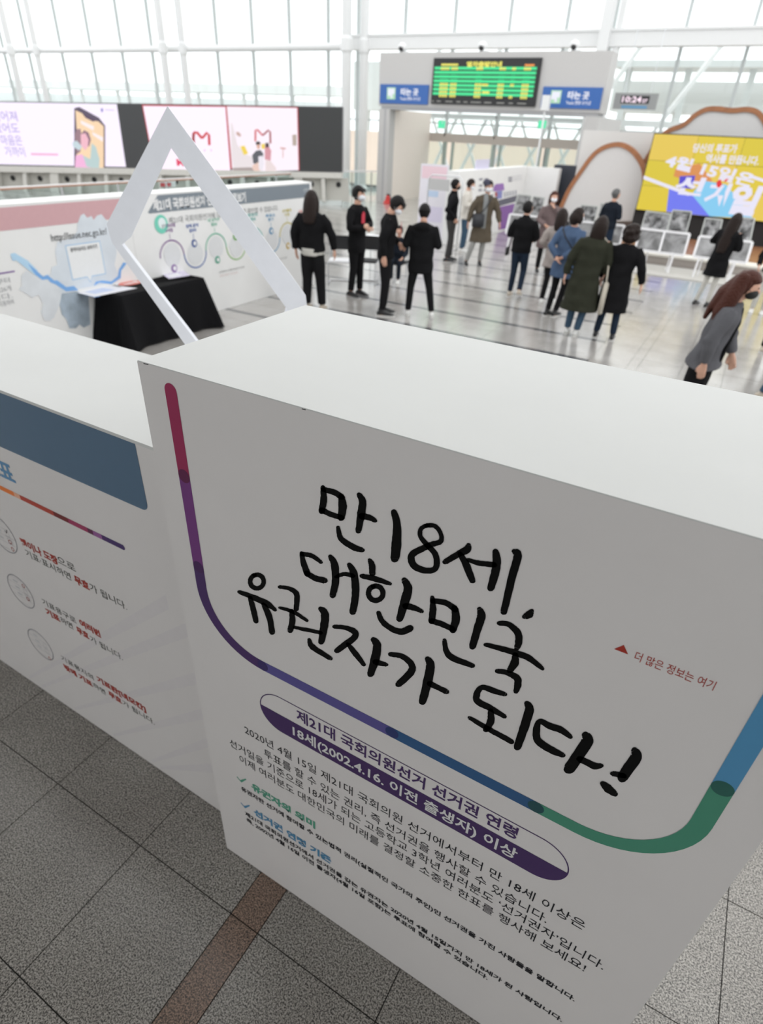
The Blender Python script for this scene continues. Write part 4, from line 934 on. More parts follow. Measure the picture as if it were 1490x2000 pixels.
YLW = mat('screen_yellow', (.78, .60, .035), emit=.92); YL2 = mat('screen_yellow_2', (.74, .59, .03), emit=.92); YL3 = mat('screen_amber', (.83, .60, .08), emit=.92)
pw3 = 1.18; ph = (vz1 - vz0) / 3
xx = vwx0; i = 0
pxs_ = [vwx0, vwx0 + 1.22, vwx0 + 2.42, vwx0 + 3.62, vwx1]
for i in range(4):
    for j in range(3):
        MB().box((pxs_[i] + .004, YV - .01, vz0 + ph*j + .004), (pxs_[i+1] - .004, YV + .01, vz0 + ph*(j+1) - .004)).build('screen_tile', [YLW, YL2, YL3][(i + j) % 3], vw)
def cy_(x, y): return (1080 + x / 3.634, 190 + y / 3.634)
def va(pts, m, d, name='screen_artwork'):
    P = []
    for q in pts:
        p = aty(*cy_(*q), YV); P.append((p[0], YV - .01 - d, max(p[2], vz0 + .004)))
    mk(name, P, [tuple(range(len(P)))], m, vw)
va([(870,505),(1040,470),(1130,590),(1090,640),(855,560)], E_('screen_orange', 'dd8f4c', .95), .004)
va([(825,640),(1000,690),(1120,850),(805,812)], E_('screen_blue_violet', '6d78f2', .95), .004)
va([(985,690),(1060,590),(1230,620),(1420,860),(1110,850)], E_('screen_sky', '84cdf3', .95), .006)
SWH = mat('screen_white', (.82, .80, .95), emit=.95)
va([(645,555),(980,680),(960,700),(640,580)], SWH, .008); va([(1390,545),(1560,600),(1560,625),(1390,570)], SWH, .008)
va([(900,560),(1010,555),(990,650),(890,640)], E_('screen_violet', '4c3fd0', .95), .010)
def vt(body, a, b, h, bold=.05, slant=0.0, m=SWH, d=.014):
    A = aty(*cy_(*a), YV); B = aty(*cy_(*b), YV); A[1] = B[1] = YV - .01 - d; u = B - A; L_ = np.linalg.norm(u)
    text('lettering', body, m, vw, A, u / L_, Zv, h, L_, bold, slant=slant)
vt('당신의 투표가', (988, 385), (1300, 392), .235, .03); vt('역사를 만듭니다.', (1078, 458), (1455, 478), .235, .03)
vt('4월 15일은', (790, 480), (1410, 632), .36, .04, .15)
vt('선', (850, 672), (1050, 690), .50, .04, .12); vt('거', (1060, 745), (1215, 760), .62, .04, .12); vt('일', (1220, 800), (1425, 822), .78, .05, .12)
va([(1160,600),(1190,580),(1200,620),(1180,642),(1162,635)], E_('screen_mark_red', 'e0252a', 1.0), .02); va([(1215,590),(1245,572),(1235,595),(1215,602)], E_('screen_mark_red', 'e0252a', 1.0), .02)

# stage scenery: white flat, arch with wooden rim, hill with wooden rim
WD = mat('rim_wood', (.36, .15, .065), .5, noise=.15, nscale=8); SCN = mat('scenery_white', (.66, .65, .64), .6)
YA = 22.9
fl_ = empty('scenery_flat', (-4.2, YA + .3, 0), label='plain white scenery flat left of the yellow video wall', cat='scenery')
a = aty(1140, 254, YA + .3); b = aty(1285, 260, YA + .3); zt_ = (a[2] + b[2]) / 2
MB().box((a[0], YA + .3, ZS), (b[0] + .4, YA + .5, zt_)).build('panel', mat('scenery_flat_white', (.70, .69, .67), .6), fl_)
MB().box((a[0] + 1.0, YA + .5, ZS), (a[0] + 1.06, YA + 1.2, 2.2)).build('brace', WD, fl_)
def rimmed(name, pxs, Yp, label, fillpx=None, th_=.16, w=.13, skip=()):
    P = [aty(x, y, Yp) for x, y in pxs]; P2 = [(p[0], max(p[2], ZS + .002)) for p in P]
    # smooth
    pts = np.array(P2); T = np.linspace(0, len(pts)-1, (len(pts)-1)*4+1); o = []
    for q in T:
        i = min(int(q), len(pts)-2); s = q - i; p0, p1, p2, p3 = pts[max(i-1, 0)], pts[i], pts[i+1], pts[min(i+2, len(pts)-1)]
        o.append(.5*((2*p1) + (-p0+p2)*s + (2*p0-5*p1+4*p2-p3)*s*s + (-p0+3*p1-3*p2+p3)*s**3))
    o = [np.array((q[0], max(q[1], ZS + .002))) for q in o]
    c = np.mean(o, axis=0)
    e = empty(name, (c[0], Yp, ZS), label=label, cat='scenery')
    L, Rr = ribbon(o, w); n = len(L); V = []; F = []
    for yv in (Yp - .06, Yp + th_):
        V += [(q[0], yv, max(q[1], ZS + .001)) for q in L] + [(q[0], yv, max(q[1], ZS + .001)) for q in Rr]
    for k in range(n-1):
        F += [(k, k+1, n+k+1, n+k), (2*n+k, 3*n+k, 3*n+k+1, 2*n+k+1), (k, 2*n+k, 2*n+k+1, k+1), (n+k, n+k+1, 3*n+k+1, 3*n+k)]
    F += [(0, n, 3*n, 2*n), (n-1, 3*n-1, 4*n-1, 2*n-1)]
    mk('wooden_rim', V, F, WD, e, smooth=False)
    MB().prism([(q[0], Yp - .02, q[1]) for q in o], (0, th_, 0)).build('white_face', SCN, e)
    return e
rimmed('scenery_arch', [(1085, 432), (1096, 405), (1112, 370), (1135, 335), (1158, 304), (1180, 288), (1206, 282), (1226, 288), (1243, 303), (1257, 330), (1258, 365), (1252, 400), (1248, 432)], YA - .3, 'white rounded scenery arch with brown wooden rim, left of the video wall')
rimmed('scenery_hill', [(1240, 440), (1238, 405), (1241, 370), (1249, 335), (1262, 312), (1285, 275), (1305, 256), (1335, 244), (1358, 225), (1380, 214), (1402, 213), (1430, 216), (1460, 214), (1482, 222), (1500, 250), (1520, 300), (1520, 440)], YA + .05, 'wavy topped scenery hill with brown wooden rim rising behind the video wall')
dk = empty('loudspeaker_stack', (-7.2, YA + .2, 0), label='dark equipment block between the white partition and the arch', cat='equipment')
a = aty(1078, 322, YA + .2); b = aty(1126, 327, YA + .2)
MB().box((a[0], YA + .5, .9), (b[0], YA + 1.1, a[2])).build('upper_case', mat('navy_black_case', (.03, .035, .05), .5), dk); MB().box((a[0] + .05, YA + .55, 0), (b[0], YA + 1.05, .88)).build('lower_case', DBLK, dk)

# ================================================================== PHOTO STANDS
def easel(px_lower, px_uppers, legpx, Yp, label, seeds):
    c = np.mean([aty(*p, Yp) for p in px_lower], axis=0)
    e = empty('photo_stand', (c[0], Yp, 0.02), label=label, cat='photo stand')
    base = .02
    EW = mat('easel_white', (.88, .88, .90), .35)
    tl, tr_, br, bl = [aty(*p, Yp) for p in px_lower]
    tl[1] += .10; tr_[1] += .10                     # leans back
    for nm, a, b in (('top_rail', tl, tr_), ('bottom_rail', bl, br), ('side_rail', tl, bl), ('side_rail', tr_, br), ('middle_rail', (tl+tr_)/2, (bl+br)/2)):
        MB().bar(a, b, .05, .05).build(nm, EW, e)
    for k, (a, b, c_, d) in enumerate(((tl, (tl+tr_)/2, (bl+br)/2, bl), ((tl+tr_)/2, tr_, br, (bl+br)/2))):
        MB().prism([p + np.array([0, .012, 0]) for p in (a, b, c_, d)], (0, .015, 0)).build('photograph', photo_mat('photo_%d' % (seeds + k), .16, .42, 3.0, seeds + k), e)
    for k, q in enumerate(px_uppers):
        Q = [aty(*p, Yp + .16) for p in q]
        for p in Q[:2]: p[1] += .08
        MB().prism(Q, (0, .02, 0)).build('photograph', photo_mat('photo_%d' % (seeds + 5 + k), .03, .45, 5.0, seeds + 9 + k), e)
        for a, b in ((Q[0], Q[1]), (Q[1], Q[2]), (Q[3], Q[0])): MB().bar(a, b, .025, .03).build('photo_edge', mat('photo_edge_grey', (.5, .52, .5), .5), e)
        MB().bar((Q[2] + Q[3]) / 2, np.array([((Q[2]+Q[3])/2)[0], Yp + .22, base]), .03, .03).build('rear_leg', EW, e)
    for s in (.12, .80):
        a = bl + (br - bl) * s; MB().bar(a, np.array([a[0] - .02, Yp + .0, base]), .045, .045).build('leg', EW, e)
    return e
easel([(1250, 447), (1346, 458), (1335, 499), (1240, 487)], [[(1261, 413), (1309, 419), (1301, 453), (1252, 447)], [(1313, 411), (1350, 414), (1340, 455), (1303, 451)]], None, 17.1, 'white stand with four grey photographs, left of the woman with white trousers', 1)
easel([(1366, 462), (1469, 474), (1457, 514), (1354, 501)], [[(1377, 427), (1410, 430), (1402, 465), (1368, 461)], [(1433, 424), (1473, 428), (1464, 472), (1426, 466)]], None, 17.0, 'white stand with four grey photographs, behind the woman with white trousers', 20)
easel([(994, 419), (1062, 425), (1056, 462), (988, 455)], [[(1010, 380), (1036, 383), (1029, 420), (1002, 417)], [(1040, 384), (1062, 387), (1056, 424), (1033, 421)]], None, 17.6, 'white photo stand behind the woman holding up her mask', 40)
easel([(1120, 432), (1218, 442), (1210, 478), (1112, 468)], [[(1134, 401), (1166, 404), (1160, 436), (1128, 433)], [(1172, 398), (1198, 401), (1192, 440), (1166, 437)]], None, 17.7, 'white photo stand beside the grey haired man at the stage', 60)
for o in [o for o in COL.objects if o.name.startswith('photo_stand')]:
    pass

# ================================================================== PARTITION BOOTH, BANNER, SIGN STAND
XPt = -7.40
pb = empty('info_partition', (XPt - .2, 20, 0), label='white L shaped partition printed with a purple roof and train picture', cat='display stand')
y0p = aty(868, 338, 1.0)  # unused helper point
ya_ = atx(897, 340, XPt)[1]; yb2 = atx(1035, 329, XPt)[1]; zp = 1.84
MB().box((XPt - .35, ya_, 0), (XPt, yb2, zp)).build('long_wall', WHITE, pb)
x2 = aty(1097, 332, yb2)[0]
MB().box((XPt, yb2 - .30, 0), (x2, yb2, zp)).build('short_wall', WHITE, pb)
def px_(x, y, d=.004): p = atx(x, y, XPt); return (XPt + d, p[1], max(.01, p[2]))
def cp1(x, y): return (730 + x / 3.725, 190 + y / 3.725)
def pa(pts, m, d=.004, nm='printed_shape'): mk(nm, [px_(*cp1(*p), d) for p in pts], [tuple(range(len(pts)))], m, pb)
PU = mat('booth_purple', (.30, .15, .45), .5); PU2 = mat('booth_violet', (.24, .10, .36), .5); NV = mat('booth_slate', (.11, .11, .15), .5); BG2 = mat('booth_blue', (.22, .24, .52), .5)
pa([(905, 750), (1045, 712), (1045, 755), (905, 795)], NV); pa([(905, 800), (1045, 768), (1025, 850), (980, 965), (905, 965)], PU2)
pa([(870, 655), (885, 632), (942, 625), (950, 675), (868, 685)], PU, .005); pa([(890, 685), (935, 678), (930, 735), (892, 742)], BG2, .0045); pa([(880, 690), (895, 688), (900, 720), (880, 722)], mat('booth_red', (.4, .08, .08), .5), .005)
for k in range(5): pa([(945 + k*20, 690 - k*3), (957 + k*20, 686 - k*3), (960 + k*20, 722 - k*4), (945 + k*20, 728 - k*4)], mat('booth_grey', (.45, .46, .5), .5), .005)
for k, (x, y_, n) in enumerate([(765, 590, 2), (765, 635, 3), (760, 668, 3), (978, 580, 1), (978, 600, 1)]):
    for j in range(n): pa([(x + j*38, y_), (x + 26 + j*38, y_ - 3), (x + 26 + j*38, y_ + 14), (x + j*38, y_ + 17)], mat('booth_text_grey', (.30, .30, .34), .5), .005, 'printed_caption')
for j in range(3): pa([(1005, 575 + j*14), (1075, 565 + j*14), (1075, 570 + j*14), (1005, 580 + j*14)], mat('booth_text_pale', (.6, .6, .62), .5), .005, 'printed_caption')
hs = empty('header_sign', (XPt - .2, atx(940, 333, XPt - .2)[1], zp), label='small lilac sign standing on top of the partition', cat='sign')
yq1 = atx(928, 333, XPt - .2)[1]; yq2 = atx(953, 333, XPt - .2)[1]; mk('panel', *MB().box((XPt - .22, yq1, zp), (XPt - .18, yq2, zp + .24)).__dict__.values(), mat('lilac_panel', (.60, .58, .72), .5), hs)

bn = empty('rollup_banner', (*atz(838, 470)[:2], 0), rz=0, label='tall pink and blue roll-up banner behind the men in conversation', cat='banner')
pbn = atz(838, 470); hw = .40; rt = _n([1.0, .18, 0]); zbn = 1.95
Bn = [pbn - rt*hw, pbn + rt*hw, pbn + rt*hw + [0, 0, zbn], pbn - rt*hw + [0, 0, zbn]]; fw = np.array([-rt[1], rt[0], 0])
MB().prism([b + (np.array([0, 0, .06]) if i < 2 else 0) for i, b in enumerate(Bn)], fw * .01).build('sheet', mat('banner_white', (.76, .74, .80), .5), bn)
def bnq(u0, u1, v0, v1, m): mk('printed_patch', [pbn - rt*hw + rt*(2*hw*u) + np.array([0, 0, v]) - fw*.004 for u, v in ((u0, v0), (u1, v0), (u1, v1), (u0, v1))], [(0, 1, 2, 3)], m, bn)
bnq(.05, .95, 1.6, 1.9, mat('banner_pink', (.78, .58, .64), .5)); bnq(.3, .7, 1.15, 1.3, mat('banner_blue', (.50, .62, .80), .5)); bnq(.1, .9, .5, .9, mat('banner_lilac', (.66, .62, .76), .5))
MB().prism([pbn - rt*hw - fw*.1, pbn + rt*hw - fw*.1, pbn + rt*hw + fw*.1, pbn - rt*hw + fw*.1], (0, 0, .06)).build('base', STEEL, bn)
ss_p = atz(846, 482); sg = empty('sign_stand', (ss_p[0], ss_p[1], 0), label='tubular stand holding a plain grey board beside the banner', cat='sign stand')
a = aty(838, 348, ss_p[1]); b = aty(876, 374, ss_p[1])
hx0 = aty(832, 400, ss_p[1])[0]; hx1 = hx0 + 1.0; zt2 = aty(840, 341, ss_p[1])[2]
MB().tube([(hx0, ss_p[1] + .05, .02), (hx0, ss_p[1] + .05, zt2 - .1), (hx0 + .1, ss_p[1] + .05, zt2), (hx1 - .1, ss_p[1] + .05, zt2), (hx1, ss_p[1] + .05, zt2 - .1), (hx1, ss_p[1] + .05, .02)], .018, 8).build('hoop', STEEL, sg, smooth=True)
MB().box((a[0], ss_p[1], b[2]), (b[0], ss_p[1] + .03, a[2])).build('board', mat('board_grey', (.48, .48, .48), .5), sg)
MB().box((hx0 - .04, ss_p[1] - .2, 0), (hx0 + .04, ss_p[1] + .3, .02)).build('foot', STEEL, sg); MB().box((hx1 - .04, ss_p[1] - .2, 0), (hx1 + .04, ss_p[1] + .3, .02)).build('foot', STEEL, sg)

# ================================================================== RECEPTION TABLE AND CHAIRS
pt0 = atz(718, 467, .74)
rt_ = empty('reception_table', (pt0[0] + .5, pt0[1] + .3, 0), label='white topped table with blue edge behind the young men in black', cat='table')
tx, ty = pt0[0] - .35, pt0[1]
MB().box((tx, ty, .705), (tx + 1.1, ty + .65, .74)).build('table_top', mat('table_white', (.78, .79, .80), .4), rt_)
MB().box((tx - .004, ty - .006, .66), (tx + 1.104, ty, .738)).build('blue_edge', mat('edge_blue', (.30, .42, .60), .5), rt_)
for a in (tx + .08, tx + 1.02):
    for b in (ty + .06, ty + .59): MB().tube([(a, b, 0), (a, b, .705)], .016, 8).build('leg', STEEL, rt_)
def chair(pxy, rz, seatm, backm, label):
    p = atz(*pxy, .45); e = empty('folding_chair', (p[0], p[1], 0), rz=rz, label=label, cat='chair', group='tubular chairs by the reception table')
    def L(b, nm, m): b.build(nm, m, e, local=True)
    L(MB().box((-.21, -.20, .43), (.21, .20, .46)), 'seat', seatm); L(MB().box((-.20, .20, .62), (.20, .225, .88)), 'backrest', backm)
    for s in (-1, 1):
        L(MB().tube([(s*.22, -.22, .012), (s*.22, -.20, .42), (s*.22, .19, .44), (s*.21, .22, .90)], .012, 8), 'side_frame', STEEL)
        L(MB().tube([(s*.22, -.22, .012), (s*.22, .24, .012)], .012, 8), 'runner', STEEL)
    L(MB().tube([(-.22, .24, .012), (.22, .24, .012)], .012, 8), 'crossbar', STEEL)
    return e
chair((664, 508), .5, mat('seat_white', (.75, .75, .77), .4), DBLK, 'tubular steel chair with pale seat beside the long haired girl')
chair((716, 508), .35, mat('seat_black', (.012, .012, .013), .6), MATS['seat_black'], 'tubular steel chair with black seat between the two young men')

# ================================================================== PEOPLE
SKIN = mat('skin', (.62, .36, .26), .5); 
HB = mat('hair_black', (.007, .006, .006), .55, bump=.5, bscale=60, spec=.2); HBR = mat('hair_dark_brown', (.016, .009, .007), .55, bump=.5, bscale=60, spec=.22); HAU = mat('hair_auburn', (.060, .015, .008), .5, bump=.6, bscale=60, spec=.25); HGY = mat('hair_grey', (.10, .10, .10), .6, bump=.4); HOM = mat('hair_brown_ends', (.13, .07, .04), .5, bump=.5, bscale=60)
MSK = mat('mask_white', (.80, .82, .86), .7); MSKB = mat('mask_black', (.012, .012, .012), .7)
def FB(n_, c, r=.85): return mat(n_, c, r, noise=.10, nscale=7, bump=.35, bscale=14, spec=.12)
BLK = FB('fabric_black', (.008, .008, .009)); BLK2 = FB('fabric_black_jeans', (.010, .010, .011)); NAVY = FB('denim_navy', (.016, .026, .045)); DEN = FB('denim_blue', (.05, .09, .14)); WT = FB('fabric_cream', (.60, .57, .52)); KH = FB('wool_khaki', (.10, .082, .06)); GRYP = FB('cloth_charcoal_grey', (.05, .048, .047)); LG = FB('cloth_light_grey', (.34, .30, .28)); PGR = FB('cloth_pale_grey', (.28, .28, .27)); BLS = FB('shirt_blue', (.07, .11, .19)); OLV = FB('coat_olive', (.030, .032, .022)); GB = FB('blazer_grey', (.10, .10, .11)); OFFW = FB('cloth_off_white', (.55, .54, .50)); MAU = FB('coat_mauve_check', (.16, .12, .12)); NVJ = FB('jacket_dark_navy', (.012, .016, .024))
SHB = mat('shoe_black', (.01, .01, .011), .4); SHW = mat('shoe_white', (.70, .70, .68), .5); SHC = mat('shoe_beige', (.50, .44, .36), .6); SOLE = mat('sole_pale', (.65, .65, .63), .6); EYE = mat('eye_dark', (.01, .01, .01), .3); LIP = mat('lip', (.45, .18, .15), .5)

def person(label, head, feet, psi, top_=None, hem=.86, topm=BLK, trm=BLK2, hair='short', hairm=HB, hairlen=1.3, shoe=SHB, arms=None, legs=None, lean=0.0, leanside=0.0, mask=None, legw=1.0, nod=0.0, turn=0.0, flare=.0, hgt=None, topw=1.0, collar=None, sit=False, dist=None, shoehi=False, hood=False, underhem=None, fit=1.72):
    g = atz(*feet) if dist is None else None
    if dist is not None:
        r = _ray(*head); g = CP + r * (dist / np.hypot(r[0], r[1])); g[2] = 0
    D_ = np.hypot(g[0], g[1]); r = _ray(*head); hz = (CP + r * (D_ / np.hypot(r[0], r[1])))[2]
    S = (hgt if hgt else hz) / fit
    away = math.atan2(g[1], g[0]); yaw = away - R_(psi)
    e = empty('person', (g[0], g[1], 0), rz=yaw, label=label, cat='person'); e.scale = (S, S, S)
    lc = math.cos(lean); ls = math.sin(lean)
    pel = np.array([0, 0, .90 if not sit else .50])
    def up(p):       # point given for an upright body -> leaned about the pelvis
        p = np.array(p, float); d = p - np.array([0, 0, .90]); x = d[0]*lc + d[2]*ls; z = -d[0]*ls + d[2]*lc
        y = d[1] + leanside * max(0, d[2]); return np.array([x, y, z]) + pel
    arms = arms or {}
    A = {}
    for s, nm in ((1, 'L'), (-1, 'R')):
        el, wr = arms.get(nm, ((-.03, .245, 1.13), (.04, .255, .89)))
        A[nm] = (up((0, s*.175, 1.375)), up((el[0], s*el[1], el[2])), up((wr[0], s*wr[1], wr[2])))
    Lg = {}
    legs = legs or {}
    for s, nm in ((1, 'L'), (-1, 'R')):
        kn, an = legs.get(nm, ((.02, .10, .49), (-.01, .105, .085)))
        Lg[nm] = (pel + [0, s*.085, -.02], np.array([kn[0], s*kn[1], kn[2]]), np.array([an[0], s*an[1], an[2]]))
    v = []; f = []
    def add(a, b):
        n = len(v); v.extend(b_ for b_ in a); f.extend(tuple(i + n for i in q) for q in b)
    def addc(a, b, V_, F_):
        n = len(V_); V_.extend(a); F_.extend(tuple(i + n for i in q) for q in b)
    # ---- body
    kl = .92 if legw >= 1 else .92 * legw
    add(*loft([up((0, 0, .86)), up((0, 0, .98)), up((.005, 0, 1.10)), up((.0, 0, 1.28)), up((-.01, 0, 1.38)), up((-.01, 0, 1.43))], [(.155, .105), (.145, .095), (.13, .088), (.145, .092), (.115, .070), (.055, .055)], 16))
    nb = up((-.005, 0, 1.40)); hc_u = np.array([.025, 0, 1.59])
    # head with nod and turn about the neck top
    ne = np.array([0, 0, 1.50]); cn, sn = math.cos(nod), math.sin(nod); ct, st_ = math.cos(turn), math.sin(turn)
    def hp(p):
        d = np.array(p, float) - ne; d = np.array([d[0]*ct - d[1]*st_, d[0]*st_ + d[1]*ct, d[2]]); 
        dx = d[0]*cn + d[2]*sn; dz = -d[0]*sn + d[2]*cn; return up(ne + np.array([dx, d[1], dz]))
    add(*loft([nb, up(ne)], [(.056, .058), (.052, .055)], 12))
    def addh(V_, F_): add([hp(p) for p in V_], F_)
    def headfn(d): 
        k = 1.0
        if d[2] < -.2: k *= 1 - .22 * (abs(d[1])) * min(1, (-d[2]-.2)*2)
        return k
    addh(*ellipsoid(hc_u, (.094, .074, .115), 18, 14, headfn)); addh(*ellipsoid((.055, 0, 1.545), (.05, .045, .05), 10, 8))
    addh(*loft([(.112, 0, 1.615), (.133, 0, 1.580)], [(.011, .010), (.017, .014)], 8)); 
    for s in (-1, 1): addh(*ellipsoid((.018, s*.076, 1.595), (.020, .013, .030), 8, 6))
    for nm, s in (('L', 1), ('R', -1)):
        sh, el, wr = A[nm]
        add(*loft([sh, (sh+el)/2, el, (el+wr)/2, wr], [(.040, .040), (.040, .040), (.036, .036), (.034, .034), (.026, .028)], 10))
        d = _n(wr - el); sd = np.array([0, 1.0, 0]) - d*d[1]; sd = _n(sd) if np.linalg.norm(sd) > .2 else _n(np.array([1.0, 0, 0]) - d*d[0]); pn = np.cross(sd, d); 
        # palm faces inward: width axis = forward-ish, thickness axis = sideways
        wd = pn; tkx = sd
        V_, F_ = loft([wr, wr + d*.05, wr + d*.09], [(.016, .028), (.017, .040), (.014, .038)], 10, side=tkx); add(V_, F_)
        fd = 1 if s > 0 else -1
        for k, ln in enumerate((.066, .076, .071, .055)):
            b0 = wr + d*.085 + wd*(.030 - .020*k)
            curl = -tkx * (.020 * s); add(*loft([b0, b0 + d*ln*.5 + curl*.4, b0 + d*ln*.92 + curl*1.5], [(.0095, .0095), (.009, .009), (.0078, .0078)], 7))
        b0 = wr + d*.025 + wd*.03; add(*loft([b0, b0 + d*.03 + wd*.018 - tkx*s*.008, b0 + d*.062 + wd*.022 - tkx*s*.018], [(.012, .012), (.0105, .0105), (.009, .009)], 7))
    for nm, s in (('L', 1), ('R', -1)):
        hp_, kn, an = Lg[nm]
        add(*loft([hp_, (hp_+kn)/2, kn, kn + (an-kn)*.35, an], [(a_*kl, b_*kl) for a_, b_ in ((.080, .085), (.068, .072), (.050, .052), (.050, .054), (.034, .036))], 12))
        add(*loft([an + [-.04, 0, -.045], an + [.04, 0, -.05], an + [.15, 0, -.065]], [(.032, .035), (.036, .030), (.034, .018)], 10, side=(0, 1, 0)))
    link_mesh('body', voxmesh(v, f, .0105, 2), SKIN, e)
    # ---- eyes, mouth
    for s in (-1, 1): mk('eye', *(lambda q: ([hp(p) for p in q[0]], q[1]))(ellipsoid((.112, s*.030, 1.618), (.006, .013, .006), 8, 6)), EYE, e, local=True)
    if not mask: mk('mouth', *(lambda q: ([hp(p) for p in q[0]], q[1]))(ellipsoid((.106, 0, 1.545), (.006, .022, .005), 8, 6)), LIP, e, local=True)
    else:
        def mf(d): return 1.0
        V_, F_ = ellipsoid((.075, 0, 1.556), (.066, .066, .055), 14, 10); o = mk('face_mask', [hp(p) for p in V_], F_, mask, e, local=True, smooth=True)
        for s in (-1, 1): mk('ear_loop', *(lambda q: ([hp(p) for p in q[0]], q[1]))(loft([(.07, s*.066, 1.575), (.015, s*.092, 1.60), (.005, s*.090, 1.565), (.07, s*.064, 1.535)], [(.002, .002)]*4, 5)), mask, o, local=True)
    # ---- trousers
    V_, F_ = [], []
    addc(*loft([pel + [0, 0, .10], pel + [0, 0, .02], pel + [0, 0, -.06]], [(.155, .112), (.165, .118), (.160, .112)], 16), V_, F_)
    for nm in 'LR':
        hp_, kn, an = Lg[nm]; e2 = an + _n(kn - an) * .02
        addc(*loft([hp_ + [0, 0, -.02], (hp_+kn)/2, kn, (kn+an)/2, e2], [(.092*legw**.5, .100*legw**.5), (.080*legw, .086*legw), (.063*legw, .068*legw), (.058*legw, .062*legw), (.052*legw, .056*legw)], 14, round_cap=False), V_, F_)
    link_mesh('trousers', voxmesh(V_, F_, .014, 2), trm, e)
    # ---- upper garment
    V_, F_ = [], []; w = topw
    zs = [1.45, 1.40, 1.32, 1.18, 1.02, .93]; rr = [(.075, .078), (.165*w, .105), (.185*w, .128), (.172*w, .124), (.172*w, .122), (.180*w, .128)]
    if hem > .93: zs = [z for z in zs if z > hem + .02]; rr = rr[:len(zs)]
    pts = [up((-.005, 0, z)) for z in zs]
    if not sit:
        z = .86; k = 0
        while z > hem + .03:
            k += 1; zz = max(z, hem); t = (.93 - zz); pts.append(pel + [(.0), 0, zz - .90]); rr.append((.183*w + flare*t, .130 + flare*t*.8)); z -= .09
        b_ = up((0, 0, hem)) if hem >= .90 else pel + [0, 0, hem - .90]; t = max(0, .93 - hem); pts.append(b_); rr.append((.185*w + flare*t, .132 + flare*t*.8))
    addc(*loft(pts, rr, 20, round_cap=False), V_, F_)
    for nm, s in (('L', 1), ('R', -1)):
        sh, el, wr = A[nm]; we = wr - _n(wr - el) * .005
        addc(*loft([sh + [0, -s*.03, 0], (sh+el)/2, el, (el+wr)/2, we], [(.076*w, .076), (.068*w, .068), (.060*w, .060), (.054*w, .054), (.046*w, .046)], 12, round_cap=False), V_, F_)
        addc(*ellipsoid(el, (.060*w, .060, .060), 10, 8), V_, F_)
    if hood: addc(*ellipsoid(up((-.10, 0, 1.40)), (.085, .13, .075), 14, 10), V_, F_)
    if collar: addc(*loft([up((0, 0, 1.40)), up((.005, 0, 1.49))], [(.082, .082), (.070, .074)], 14, round_cap=False), V_, F_)
    tm = link_mesh('coat' if hem < .75 else 'jacket', voxmesh(V_, F_, .0145, 3), topm, e)
    rng = random.Random(hash(label) % 1000 if False else len(label) * 7)
    ph = [rng.uniform(0, 6) for _ in range(4)]
    for q in tm.data.vertices:
        x, y_, z = q.co; k = .0045 * math.sin(22*z + 14*y_ + ph[0]) + .004 * math.sin(34*z - 20*x + ph[1]); n_ = math.hypot(x, y_) or 1
        q.co.x += x/n_*k; q.co.y += y_/n_*k
    if underhem:
        um, uh = underhem; link_mesh('shirt_hem', voxmesh(*loft([pel + [0, 0, hem - .90 + .04], pel + [0, 0, uh - .90]], [(.19, .137), (.188, .135)], 18, round_cap=False), .014, 1), um, e)
    # ---- hair
    V_, F_ = [], []
    def hfn(d):
        k = 1.0
        if d[0] > .15 and d[2] < .42: k = .80
        if hair == 'curly' and d[0] < .1: return 1.0
        if d[2] < (-.35 if hair != 'crop' else -.10): k = min(k, .86)
        return k
    addc(*ellipsoid(hc_u + [-.014, 0, .014], (.126, .120, .134) if hair == 'curly' else (.113, .098, .126), 22, 18, hfn), V_, F_)
    if hair in ('long', 'bob', 'medium', 'curly'):
        zb_ = {'bob': 1.50, 'curly': 1.51, 'medium': hairlen, 'long': hairlen}[hair]; zs_ = np.linspace(1.62, zb_, 5)
        off = {'long': -.075, 'medium': -.06, 'bob': -.035, 'curly': -.035}[hair]
        addc(*loft([(-.03 + (off + .03 - (.05 if hair in ('long', 'medium') and zb_ < 1.4 else 0)) * (i/4), 0, z) for i, z in enumerate(zs_)], [(.095, .075), (.105, .078), (.108, .070), (.11, .055), (.085, .035)] if hair in ('long', 'medium') else [(.095, .08), (.108, .085), (.110, .085), (.100, .075), (.07, .05)], 16), V_, F_)
        for s in (-1, 1): addc(*loft([(.0, s*.082, 1.64), (.02, s*.092, 1.56), (.01, s*.095, max(zb_, 1.42))], [(.022, .04), (.024, .045), (.018, .03)], 10), V_, F_)
    if hair == 'curly':
        addc(*ellipsoid((-.035, 0, 1.535), (.085, .108, .085), 16, 10), V_, F_)
        for k in range(44):
            a = rng.uniform(0, 6.28); b = rng.uniform(-.9, 1.2); c_ = hc_u + [-.03, 0, .0] + np.array([math.cos(a)*math.cos(b)*.118, math.sin(a)*math.cos(b)*.112, math.sin(b)*.12])
            if c_[0] > .055 and c_[2] < 1.66: continue
            addc(*ellipsoid(c_, (.034, .034, .034), 8, 6), V_, F_)
    if hair == 'tuft':
        for k in range(14):
            a = rng.uniform(-1.2, 1.2); addc(*loft([hc_u + [.03, .05*math.sin(a), .10], hc_u + [.095, .06*math.sin(a*1.2), .07 + .02*math.cos(a*3)], hc_u + [.110, .065*math.sin(a*1.2), .035]], [(.018, .014), (.014, .012), (.006, .006)], 6), V_, F_)
    V_ = [hp(p) for p in V_]
    hm = link_mesh('hair', voxmesh(V_, F_, .011, 2), hairm, e)
